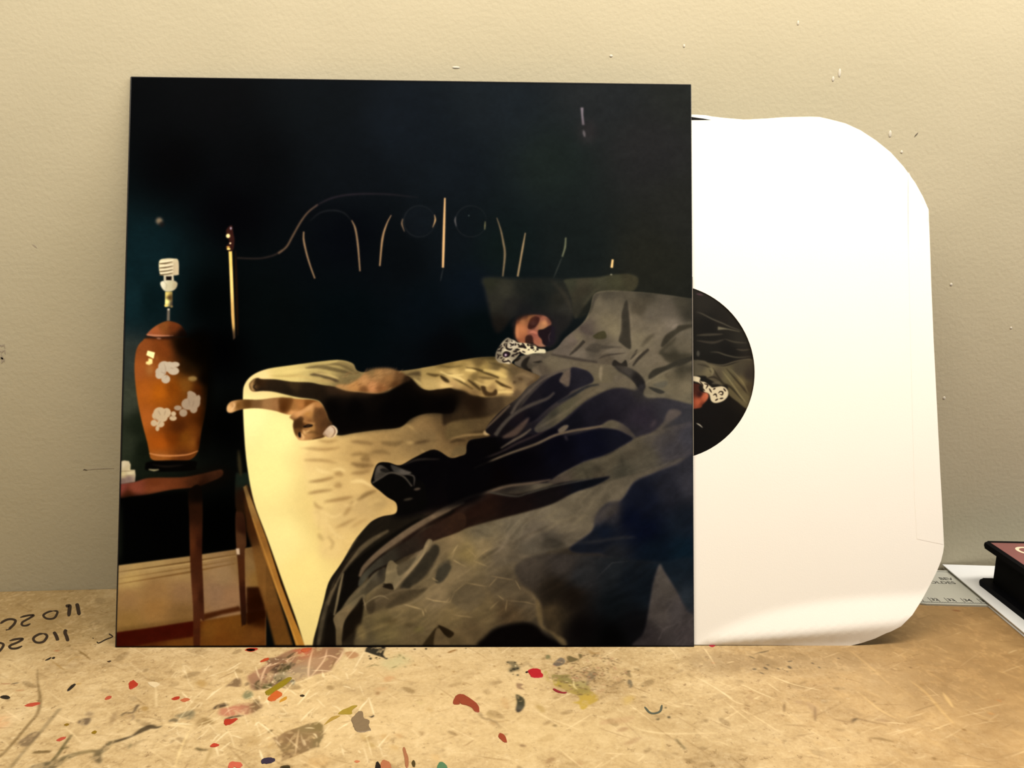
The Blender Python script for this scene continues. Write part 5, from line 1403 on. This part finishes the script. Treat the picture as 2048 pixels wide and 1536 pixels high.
splat('875,525 920,470 970,440 985,455 940,500 895,535', (24, 16, 10), frame=A, name='ink_blot')
splat('590,135 640,105 665,95 660,115 610,138', (28, 18, 14), frame=A, name='ink_blot')
splat('670,110 700,92 720,100 700,118', (26, 16, 14), frame=A, name='ink_blot')
splat('1390,150 1430,138 1450,142 1425,160', (60, 40, 20), frame=A, name='ink_blot', h=.0001)
splat('330,130 360,105 480,105 470,130 400,150', RED, frame=Cc)
splat('510,280 560,245 620,230 620,255 540,285', (184, 72, 38), frame=Cc)
splat('1035,140 1060,110 1170,105 1140,140 1080,165', (182, 84, 50), frame=Cc)
splat('575,665 640,625 750,550 870,480 920,480 900,520 820,590 720,650 640,710 590,700', (140, 122, 20), frame=Cc, jag=.02)
splat('610,760 650,700 730,650 800,700 740,750 680,785', (198, 96, 40), frame=Cc)
splat('760,800 780,760 850,720 850,760 790,790', (198, 144, 48), frame=Cc, h=.00012)
splat('1020,712 1050,698 1085,708 1070,728 1035,725', (34, 20, 12), frame=Cc, name='ink_blot', h=.0001)
splat('1510,950 1560,900 1640,870 1700,840 1760,845 1690,900 1690,950 1600,955', (164, 140, 50), frame=Cc, jag=.02)
splat('1390,1020 1440,980 1540,965 1500,1000 1420,1040 1330,1090', (172, 142, 66), frame=Cc, jag=.02, h=.00012)
splat('80,385 110,350 180,280 235,290 250,370 320,400 320,480 340,535 230,560 150,545 110,480', (132, 112, 86), frame=E_, jag=.02)
splat('1440,110 1480,65 1540,50 1600,75 1700,140 1760,200 1778,285 1720,290 1680,240 1610,205 1540,190 1500,150 1510,190 1430,185', (146, 66, 42), frame=E_, jag=.015)
splat('2020,610 2050,570 2110,600 2140,690 2100,690 2050,650', (150, 66, 40), frame=E_)
splat('120,945 150,930 200,940 160,965', (200, 124, 84), frame=E_, h=.00012)
splat('400,1010 410,960 440,950 470,1000 465,1060 400,1060', (24, 16, 12), frame=E_)
splat('470,960 520,925 580,950 610,1000 600,1060 480,1060', (176, 110, 76), frame=E_)
splat('760,775 790,760 815,830 840,910 835,1020 800,1020 785,900', (164, 108, 74), frame=E_, jag=.02)
splat('880,960 910,930 930,970 920,1020 890,1010', (74, 60, 28), frame=E_)
splat('1220,1000 1250,955 1300,960 1350,1010 1340,1050 1230,1050', (82, 124, 90), frame=E_)
splat('375,365 400,335 470,318 550,335 560,370 590,410 570,445 490,452 430,440 410,410', (178, 30, 40), frame=D_, jag=.02)
splat('345,372 370,362 385,372 365,384', (26, 14, 14), frame=D_, name='ink_blot')
splat('718,605 740,595 800,625 860,645 915,645 890,665 800,655 745,630', (138, 38, 46), frame=D_, jag=.02)
splat('1575,162 1600,155 1632,158 1618,172 1596,177', (180, 40, 56), frame=(1024, 1250, 4))
splat('525,600 545,560 640,545 705,560 690,600 610,625 545,625', (44, 34, 62), frame=(440, 1430, 6.4))
splat('770,675 800,655 880,650 890,680', (50, 40, 18), frame=(440, 1430, 6.4))
M_PEN = material('felt_pen_ink', rgb(34, 20, 10), 0.5, 0.2, 600)


def pen(strokes, w, frame, name='pen_figure', mat=None):
    """one handwritten figure: felt-pen strokes joined into one thin piece on the board"""
    bm = bmesh.new()
    for i, s_ in enumerate(strokes):
        p = catmull(parse(s_) / frame[2] + np.array(frame[:2]), False, 5)
        d = np.gradient(p, axis=0)
        d /= np.maximum(np.linalg.norm(d, axis=1, keepdims=True), 1e-6)
        n = np.c_[-d[:, 1], d[:, 0] * .75]
        t = np.linspace(-1, 1, len(p))
        hw = (w * .6 * np.clip(1.25 - t ** 8, .45, 1))[:, None]
        L_, R_ = p + n * hw, p - n * hw
        h = 0.00010 + 0.00002 * i
        a = [bm.verts.new((*table(x, y), h)) for x, y in L_]
        b = [bm.verts.new((*table(x, y), h)) for x, y in R_]
        a0 = [bm.verts.new((*table(x, y), 0)) for x, y in L_]
        b0 = [bm.verts.new((*table(x, y), 0)) for x, y in R_]
        for j in range(len(p) - 1):
            bm.faces.new((a[j], a[j + 1], b[j + 1], b[j]))
            bm.faces.new((a0[j], a0[j + 1], a[j + 1], a[j]))
            bm.faces.new((b[j], b[j + 1], b0[j + 1], b0[j]))
        bm.faces.new((a0[0], a[0], b[0], b0[0]))
        bm.faces.new((a[-1], a0[-1], b0[-1], b[-1]))
    return bm_obj(name, bm, mat or M_PEN, worktable)


W = (0, 1190, 8.533)
pen(['1310,145 1330,220 1352,345'], 6.5, W)
pen(['1120,195 1165,185 1190,190 1185,260 1172,365'], 6.5, W)
pen(['905,275 840,285 760,325 742,360 790,400 860,410 930,390 970,330 975,280 905,272'], 4, W)
pen(['345,385 430,360 520,345 575,350 480,410 390,460 370,500 400,525 460,520 520,490'], 4, W)
pen(['5,490 60,450 130,420 210,415 265,440 240,500 180,560 150,590', '150,590 100,600'], 4.6, W)
pen(['1130,590 1110,640 1140,720 1160,790'], 6, W)
pen(['915,630 950,680 975,740 985,778'], 6, W)
pen(['740,660 670,670 590,715 570,760 610,805 680,815 750,790 800,720 790,680 740,660'], 4.6, W)
pen(['160,785 270,755 390,750 300,810 200,850 160,885 200,915 290,910 380,872'], 4.4, W)
pen(['-20,815 30,825 60,850 40,900 0,950 -20,970'], 4.4, W)
pen(['1575,735 1605,742', '1650,800 1690,820 1800,765 1930,715', '1860,665 1900,690 1930,715'], 2.4, W)
pen(['1060,655 1100,700 1140,708 1185,690 1200,640'], 4.0, (1024, 1250, 4), 'pen_figure', material('teal_pen_ink', rgb(74, 78, 66), .5, .2, 600))


# ------------------------------------------------------------------ record sleeve leaning on the wall
SIDE = 0.315
LEAN, TURN, YB = 0.2300850, 0.0590518, -0.0731986
EU = np.array([math.cos(TURN), -math.sin(TURN), 0.0])
_n = np.array([math.sin(TURN), math.cos(TURN), 0.0])
EV = _n * math.sin(LEAN) + np.array([0, 0, math.cos(LEAN)])
EW = np.cross(EU, EV)
ORG = np.array([0.0, YB, 0.0])
LEANM = Matrix.Identity(4)
for i in range(3):
    LEANM[i][0], LEANM[i][1], LEANM[i][2], LEANM[i][3] = EU[i], EV[i], EW[i], ORG[i]


def plane_uv(px, py, w=0.0):
    """a surveyed point on the plane of the sleeve, w metres in front of it"""
    p = hit(px, py, ORG + EW * w, EW) - ORG
    return p @ EU, p @ EV


def printed(name, im, rough, spec, coat=0.0):
    m = bpy.data.materials.new(name)
    N, L = nt(m)
    b = N['Principled BSDF']
    b.inputs['Roughness'].default_value = rough
    b.inputs['Specular IOR Level'].default_value = spec
    tx = N.new('ShaderNodeTexImage')
    tx.image = im
    tx.extension = 'EXTEND'
    uv = N.new('ShaderNodeUVMap')
    L.new(uv.outputs[0], tx.inputs['Vector'])
    L.new(tx.outputs['Color'], b.inputs['Base Color'])
    tc = N.new('ShaderNodeTexCoord')
    ns = N.new('ShaderNodeTexNoise')
    ns.inputs['Scale'].default_value = 900
    L.new(tc.outputs['Object'], ns.inputs['Vector'])
    bp = N.new('ShaderNodeBump')
    bp.inputs['Strength'].default_value = 0.06
    bp.inputs['Distance'].default_value = 0.0003
    L.new(ns.outputs['Fac'], bp.inputs['Height'])
    L.new(bp.outputs['Normal'], b.inputs['Normal'])
    return m


INK = np.array([0.97, 1.09, 1.35], np.float32)       # print reflectance for a tone read under the lamp
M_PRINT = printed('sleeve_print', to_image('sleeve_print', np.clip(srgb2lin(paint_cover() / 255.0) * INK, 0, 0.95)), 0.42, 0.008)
M_LABEL = printed('label_print', to_image('label_print', np.clip(srgb2lin(paint_label() / 255.0) * INK, 0, 0.95)), 0.35, 0.4)
M_EDGE = material('black_card_edge', (0.006, 0.005, 0.006), 0.45, 0.3, 200)
M_RAW = material('raw_card_inside', (0.25, 0.22, 0.18), 0.8, 0.1, 200)

sleeve = empty('record_sleeve')
sleeve.matrix_world = LEANM
tag(sleeve, 'square dark record sleeve with a printed bedroom photograph, leaning on the wall', 'record sleeve')
bm = box_bm(0, SIDE, 0, SIDE, -0.0008, 0.0, 0.0004, 2)
uvl = bm.loops.layers.uv.new('UVMap')
for f in bm.faces:
    f.material_index = 0 if (f.normal.z > 0.9 and f.calc_area() > 0.01) else 1
    for lp in f.loops:
        lp[uvl].uv = (lp.vert.co.x / SIDE, lp.vert.co.y / SIDE)
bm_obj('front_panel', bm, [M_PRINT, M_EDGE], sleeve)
bm_obj('back_panel', box_bm(0, SIDE, 0, SIDE, -0.0046, -0.0038, 0.0003, 1), M_EDGE, sleeve)
bm_obj('spine', box_bm(-0.0004, 0.0008, 0, SIDE, -0.0046, 0.0, 0.0004, 2), M_EDGE, sleeve)
bm_obj('bottom_fold', box_bm(0, SIDE, -0.0004, 0.0008, -0.0046, -0.0002, 0.0003, 2), M_EDGE, sleeve)
bm_obj('top_fold', box_bm(0, SIDE, SIDE - 0.0008, SIDE + 0.0002, -0.0046, -0.0002, 0.0003, 2), M_EDGE, sleeve)
bm_obj('cut_edge', box_bm(SIDE - 0.00005, SIDE + 0.00025, 0.105, 0.205, -0.0007, -0.0002), M_RAW, sleeve)['label'] = 'cut edge of the card at the opening, coloured pale where lit'  # card edge coloured paler only along the stretch that catches light


# ------------------------------------------------------------------ white inner sleeve with its round hole
def paper_sheet(name, outline, hole, wf, mat, parent, step=0.003, thick=0.00012, smooth=True):
    outer = np.array(outline)
    n = len(outer)
    vs = [Vector(p) for p in outer]
    loops = [list(range(n))]
    if hole is not None:
        loops.append(list(range(n, n + len(hole)))[::-1])
        vs += [Vector(p) for p in hole]
    x0, y0 = outer.min(0)
    x1, y1 = outer.max(0)
    for i, x in enumerate(np.arange(x0 + step, x1, step)):
        for y in np.arange(y0 + step * (0.5 + 0.5 * (i % 2)), y1, step):
            vs.append(Vector((x, y)))
    v2, e2, f2, *_ = geometry.delaunay_2d_cdt(vs, [], loops, 2 if hole is not None else 1, 1e-7)
    if hole is not None:
        hc, hr = hole.mean(0), np.linalg.norm(hole[0] - hole.mean(0))
        f2 = [f for f in f2 if np.linalg.norm(np.mean([v2[i] for i in f], axis=0) - hc) > hr * 0.999]
    used = sorted({i for f in f2 for i in f})
    rm = {k: j for j, k in enumerate(used)}
    top = [(v2[i][0], v2[i][1], wf(v2[i][0], v2[i][1])) for i in used]
    f2 = [tuple(rm[i] for i in f) for f in f2]
    m = len(top)
    edges = {}
    for f in f2:
        for a, b in zip(f, f[1:] + f[:1]):
            edges[(a, b)] = edges.get((a, b), 0) + 1
    rim = [(a, b) for (a, b) in edges if (b, a) not in edges]
    low = [(x, y, z - thick) for x, y, z in top]
    faces = list(f2) + [tuple(i + m for i in f[::-1]) for f in f2]
    verts = top + low
    for a, b in rim:                                         # the cut edge has vertices of its own, so shading stays crisp
        k = len(verts)
        verts += [top[b], top[a], low[a], low[b]]
        faces.append((k, k + 1, k + 2, k + 3))
    return mesh_obj(name, verts, faces, mat, parent, smooth)


FRONT_W, REC_W, BACK_W = -0.0014, -0.0030, -0.0034
OUT = [plane_uv(x, y, FRONT_W) for x, y in parse('1386,240.5 1420,240.5 1460,240 1500,240 1530,238.5 1560,236 1590,235 1620,234.5 1638,235 1660,240 1690,248 1720,262 1750,282 1780,306 1806,334 1830,366 1846,394 1857,419 '
                                                 '1859,470 1862,560 1867,680 1873,800 1880,940 1885,1030 1888,1092 1886,1106 1882,1122 1874,1142 1860,1170 1842,1200 1820,1228 1797,1250 1778,1261 1768,1265 1748,1276 1722,1286 1698,1292 1640,1291.5 1540,1290.5 1440,1290 1388,1289.5')]
LEFT_U = plane_uv(820, 743)[0]
b_v = OUT[-1][1]
OUT = OUT + [(LEFT_U, b_v), (LEFT_U, OUT[0][1])]
HOLC = np.array(plane_uv(1334, 743, FRONT_W))
HOLR = np.linalg.norm(np.array(plane_uv(1509, 743, FRONT_W)) - HOLC)
tt = np.linspace(0, 2 * math.pi, 96, endpoint=False)
HOLE = np.c_[HOLC[0] + HOLR * np.cos(tt), HOLC[1] + HOLR * np.sin(tt)]
UR = 0.447                                                   # right edge of the paper
V0 = b_v


def sstep(a, b, x):
    t = min(1, max(0, (x - a) / (b - a)))
    return t * t * (3 - 2 * t)


def front_w(u, v):
    w = FRONT_W
    if u > SIDE:
        k = sstep(SIDE, SIDE + 0.04, u)
        # slack paper: below a slanting line it swings out to face the lamp, then tucks back under at the bottom edge
        x = u - SIDE
        la = V0 + 0.0235 * (1 - math.exp(-x / 0.045)) * 1.25
        lb = V0 + 0.0005 + 0.105 * x
        h = max(0.0, la - lb) * 0.22
        if v >= lb:
            t = min(1.0, max(0.0, (la - v) / max(1e-5, la - lb)))
            w += h * t
        else:
            t = min(1.0, max(0.0, (v - V0) / max(1e-5, lb - V0)))
            w += h * t
        w += k * 0.0004 * (1 + math.sin((u - SIDE) * 40)) * sstep(0.02, 0.10, v) * 0.4
        w += k * 0.0010 * math.exp(-((v - 0.282) / 0.02) ** 2)
    return w


M_PAPER = material('white_paper', (0.90, 0.885, 0.86), 0.8, 0.012, 40, spec=0.2, bump=0.05, bscale=1500)
inner = empty('inner_sleeve')
inner.matrix_world = LEANM
tag(inner, 'white paper inner sleeve with rounded corners and a round centre hole, half pulled out', 'paper sleeve')
paper_sheet('front_sheet', OUT, HOLE, front_w, M_PAPER, inner)
BACK = [plane_uv(x, y, BACK_W) for x, y in parse('1386,229 1412,230.5 1424,233 1450,236 1480,238.5 1510,240.5 1540,239.5 1570,237.5 1600,236.5 1640,237 1690,250 1720,264 1750,284 1780,308 1806,336 1830,368 1846,396 1855,420 '
                                                 '1860,560 1865,680 1871,800 1878,940 1883,1030 1886,1092 1884,1106 1872,1142 1840,1199 1796,1248 1768,1263 1722,1284 1696,1290 1540,1289 1388,1288')]
BACK = [(u, max(v, 0.00125)) for u, v in BACK]
BACK += [(LEFT_U, BACK[-1][1]), (LEFT_U, BACK[0][1])]
paper_sheet('back_sheet', BACK, None, lambda u, v: BACK_W - 0.0008 * sstep(SIDE + 0.10, SIDE + 0.16, u) * 0, M_PAPER, inner, step=0.008)
# glued flap down the right side
fl = parse('1816,345 1857,421 1859,470 1862,560 1867,680 1873,800 1880,940 1885,1030 1887,1089 1862,1084 1834,1078 1829,1000 1824,800 1820,640 1817,500')
FLAP = [plane_uv(x, y, FRONT_W) for x, y in fl]
paper_sheet('glued_flap', FLAP, None, lambda u, v: front_w(u, v) + 0.00007, M_PAPER, inner, step=0.003, thick=0.00005)

# ------------------------------------------------------------------ record inside the paper sleeve
record = empty('vinyl_record')
record.matrix_world = LEANM @ Matrix.Translation((HOLC[0], HOLC[1], REC_W))
tag(record, 'black vinyl record, its picture label showing through the round hole of the white paper sleeve', 'record')


def ring(name, r0, r1, z0, z1, mat, parent, n=128, uv=False):
    bm = bmesh.new()
    v = []
    for r, z in ((r0, z0), (r1, z0), (r1, z1), (r0, z1)):
        v.append([bm.verts.new((r * math.cos(a), r * math.sin(a), z)) for a in np.linspace(0, 2 * math.pi, n, endpoint=False)])
    for k in range(4):
        for i in range(n):
            bm.faces.new((v[k][i], v[k][(i + 1) % n], v[(k + 1) % 4][(i + 1) % n], v[(k + 1) % 4][i]))
    if uv:
        ul = bm.loops.layers.uv.new('UVMap')
        for f in bm.faces:
            for lp in f.loops:
                lp[ul].uv = (0.5 + lp.vert.co.x / (2 * r1) * uv, 0.5 + lp.vert.co.y / (2 * r1) * uv)
    return bm_obj(name, bm, mat, parent)


M_VINYL = material('black_vinyl', (0.006, 0.006, 0.006), 0.22, 0.2, 300)
RECR = np.linalg.norm(np.array(plane_uv(1398, 237.5, REC_W)) - HOLC)
LABR = np.linalg.norm(np.array(plane_uv(LBC[0] + LBR, LBC[1], FRONT_W)) - HOLC)
ring('disc', 0.0036, RECR, 0.0, 0.0012, M_VINYL, record)
ring('label', 0.0036, LABR, 0.0012, 0.00128, M_LABEL, record, uv=1.0)['label'] = 'dark picture label with a leopard-print cuff'

# ------------------------------------------------------------------ ruler lying behind the paper sleeve
M_RULER = material('pale_ruler_plastic', rgb(178, 180, 174), 0.4, 0.05, 80, spec=0.4)
M_PRINTK = material('black_ruler_print', (0.02, 0.02, 0.02), 0.6, 0.2, 200)
f0, f1 = np.array(table(1853, 1208, .001)), np.array(table(1964, 1210.8, .001))
RA = math.atan2(*(f1 - f0)[::-1])
ruler = empty('ruler', (f0[0], f0[1], 0.0), (0, 0, RA))
tag(ruler, 'pale grey plastic ruler with black markings, lying between the paper sleeve and the pad', 'ruler')


def to_ruler(px, py, z=0.001):
    d = np.array(table(px, py, z)) - f0
    c, s = math.cos(RA), math.sin(RA)
    return d[0] * c + d[1] * s, -d[0] * s + d[1] * c


RW = to_ruler(1880, 1142)[1]
xn = to_ruler(1840, 1204)
prism('blade', [(-0.10, 0.0012), (xn[0] - .002, 0.0012), (0, 0), (0.20, 0), (0.20, RW), (-0.10, RW)], 0.0, 0.0011, M_RULER, ruler, 0.0)
bm_obj('back_rim', box_bm(-0.10, 0.20, RW - 0.0018, RW, 0.0011, 0.0016, 0.0002), M_RULER, ruler)


def flat_text(name, body, x, y, z, size, mat, parent, bold=0.012, rot=0.0, sx=1.0, shear=0.0):
    cu = bpy.data.curves.new(name, 'FONT')
    cu.body = body
    cu.size = size
    cu.offset = bold * size
    cu.shear = shear
    cu.extrude = 0.00003
    cu.align_x = 'LEFT'
    tmp = bpy.data.objects.new('tmp', cu)
    COL.objects.link(tmp)
    me = bpy.data.meshes.new_from_object(tmp.evaluated_get(bpy.context.evaluated_depsgraph_get()))
    bpy.data.objects.remove(tmp)
    o = link_mesh(name, me, mat, parent)
    o.location = (x, y, z)
    o.rotation_euler = (0, 0, rot)
    o.scale = (sx, 1, 1)
    return o


bpy.context.view_layer.update()
tick0 = to_ruler(1863.5, 1203)
tick1 = to_ruler(1928.6, 1203.8)
CM = (tick1[0] - tick0[0]) / 2
for i in range(-8, 46):
    x = tick0[0] + CM * i / 10
    if x < -0.02 or x > 0.06:
        continue
    ln = 0.0074 if i % 10 == 0 else (0.0046 if i % 5 == 0 else 0.0016)
    y0_ = 0.0016
    bm_obj('tick', box_bm(x - 0.0002, x + 0.0002, y0_, y0_ + ln, 0.0011, 0.00116), M_PRINTK, ruler)
for k, s_ in enumerate(('32', '33', '34', '35')):
    flat_text('numeral', s_, tick0[0] + CM * k + 0.0008, 0.0048, 0.00113, 0.0046, M_PRINTK, ruler, 0.018)
a1 = to_ruler(1881, 1160.0)
a2 = to_ruler(1861.5, 1167.0)
e2 = to_ruler(1912, 1167.6)
flat_text('lettering', 'BEV', a1[0], a1[1], 0.00113, 0.0052, M_PRINTK, ruler, 0.012)
lo = flat_text('lettering', 'OLDES', a2[0], a2[1], 0.00113, 0.0050, M_PRINTK, ruler, 0.008)
w0 = max(v.co.x for v in lo.data.vertices)
lo.scale[0] = (e2[0] - a2[0]) / w0
ruler.children[-2].scale[0] = lo.scale[0]

# ------------------------------------------------------------------ white pad of paper with the black book on it
PADZ = 0.0032
pc, pe = np.array(table(1884, 1128, PADZ)), np.array(table(2048, 1264.5, PADZ))
pd = (pe - pc) / np.linalg.norm(pe - pc)
PA = math.atan2(pd[0], -pd[1])
pad = empty('paper_pad', (pc[0], pc[1], 0.0), (0, 0, PA))
tag(pad, 'thin white paper pad lying under the black book beside the ruler', 'pad')
M_PAD = material('pad_cover_paper', rgb(222, 226, 232), 0.55, 0.02, 60, spec=0.3)
M_PADEDGE = material('pad_page_edges', rgb(196, 186, 164), 0.8, 0.12, 1200)
PW, PL = 0.21, 0.28
c_, s_ = math.cos(PA), math.sin(PA)
bk = -pc[1] - 0.0                                            # room left to the wall
bm_obj('bottom_cover', box_bm(0.0006, PW, -PL, -0.0005 - abs(s_) * 0.0, 0.0, 0.0008, 0.0002), M_PAD, pad)
bm_obj('page_block', box_bm(0.0012, PW - .001, -PL + .001, -0.001, 0.0008, 0.0024, 0.0001), M_PADEDGE, pad)
bm_obj('top_cover', box_bm(0.0, PW, -PL, -0.0003, 0.0024, PADZ, 0.0003), M_PAD, pad)

BZ = PADZ
bc = np.array(table(1953, 1166, BZ))
be = np.array(table(2048, 1240, BZ))
bd = (be - bc) / np.linalg.norm(be - bc)
BA = math.atan2(bd[0], -bd[1])
book = empty('hardback_book', (bc[0], bc[1], BZ), (0, 0, BA))
tag(book, 'thick black hardback book with a dull red cover panel, lying on the white pad', 'book')
M_BLACK = material('black_book_cloth', (0.002, 0.002, 0.003), 0.6, 0.2, 300, spec=0.04)
M_PAGES = material('black_page_edges', (0.003, 0.003, 0.003), 0.8, 0.3, 900, spec=0.05)
M_REDP = material('dull_red_panel', rgb(122, 78, 76), 0.55, 0.06, 120, spec=0.3)
M_CREAM = material('cream_lettering', rgb(226, 206, 180), 0.5, 0.03, 100)
BH, BW, BL = 0.0290, 0.15, 0.21
CT = 0.0036


def rounded_board(name, z0, z1, mat):
    r, n = 0.0035, 6
    p = []
    for cx, cy, a0 in ((BW - r, -r, 0), (r, -r, 90), (r, -BL + r, 180), (BW - r, -BL + r, 270)):
        for k in range(n + 1):
            a = math.radians(a0 + 90 * k / n)
            p.append((cx + r * math.cos(a), cy + r * math.sin(a)))
    bm = bmesh.new()
    lo_ = [bm.verts.new((x, y, z0)) for x, y in p]
    hi_ = [bm.verts.new((x, y, z1)) for x, y in p]
    m_ = len(p)
    bm.faces.new(lo_[::-1])
    bm.faces.new(hi_)
    for k in range(m_):
        bm.faces.new((lo_[k], lo_[(k + 1) % m_], hi_[(k + 1) % m_], hi_[k]))
    rim = [e for e in bm.edges if len(e.link_faces) == 2 and abs(e.verts[0].co.z - e.verts[1].co.z) < 1e-6]
    bmesh.ops.bevel(bm, geom=rim, offset=0.0013, segments=3, affect='EDGES', profile=0.5)
    return bm_obj(name, bm, mat, book)


rounded_board('bottom_board', 0.0, CT, M_BLACK)
rounded_board('top_board', BH - CT, BH, M_BLACK)
bm_obj('page_block', box_bm(0.0062, BW - 0.001, -BL + 0.005, -0.0062, CT - 0.0003, BH - CT + 0.0003, 0.0004), M_PAGES, book)
bm_obj('spine', box_bm(BW - 0.004, BW, -BL, 0.0 - 0.002, 0.001, BH - 0.001, 0.001), M_BLACK, book)
bm_obj('cover_panel', box_bm(0.0036, BW - 0.006, -BL + 0.005, -0.0034, BH - 0.0002, BH + 0.00012), M_REDP, book)
bpy.context.view_layer.update()
lt_ = book.matrix_world.inverted() @ Vector(hit(2043, 1109, (0, 0, BZ + BH)))
flat_text('cover_lettering', 'C', lt_.x, lt_.y, BH + 0.00016, 0.017, M_CREAM, book, 0.01)
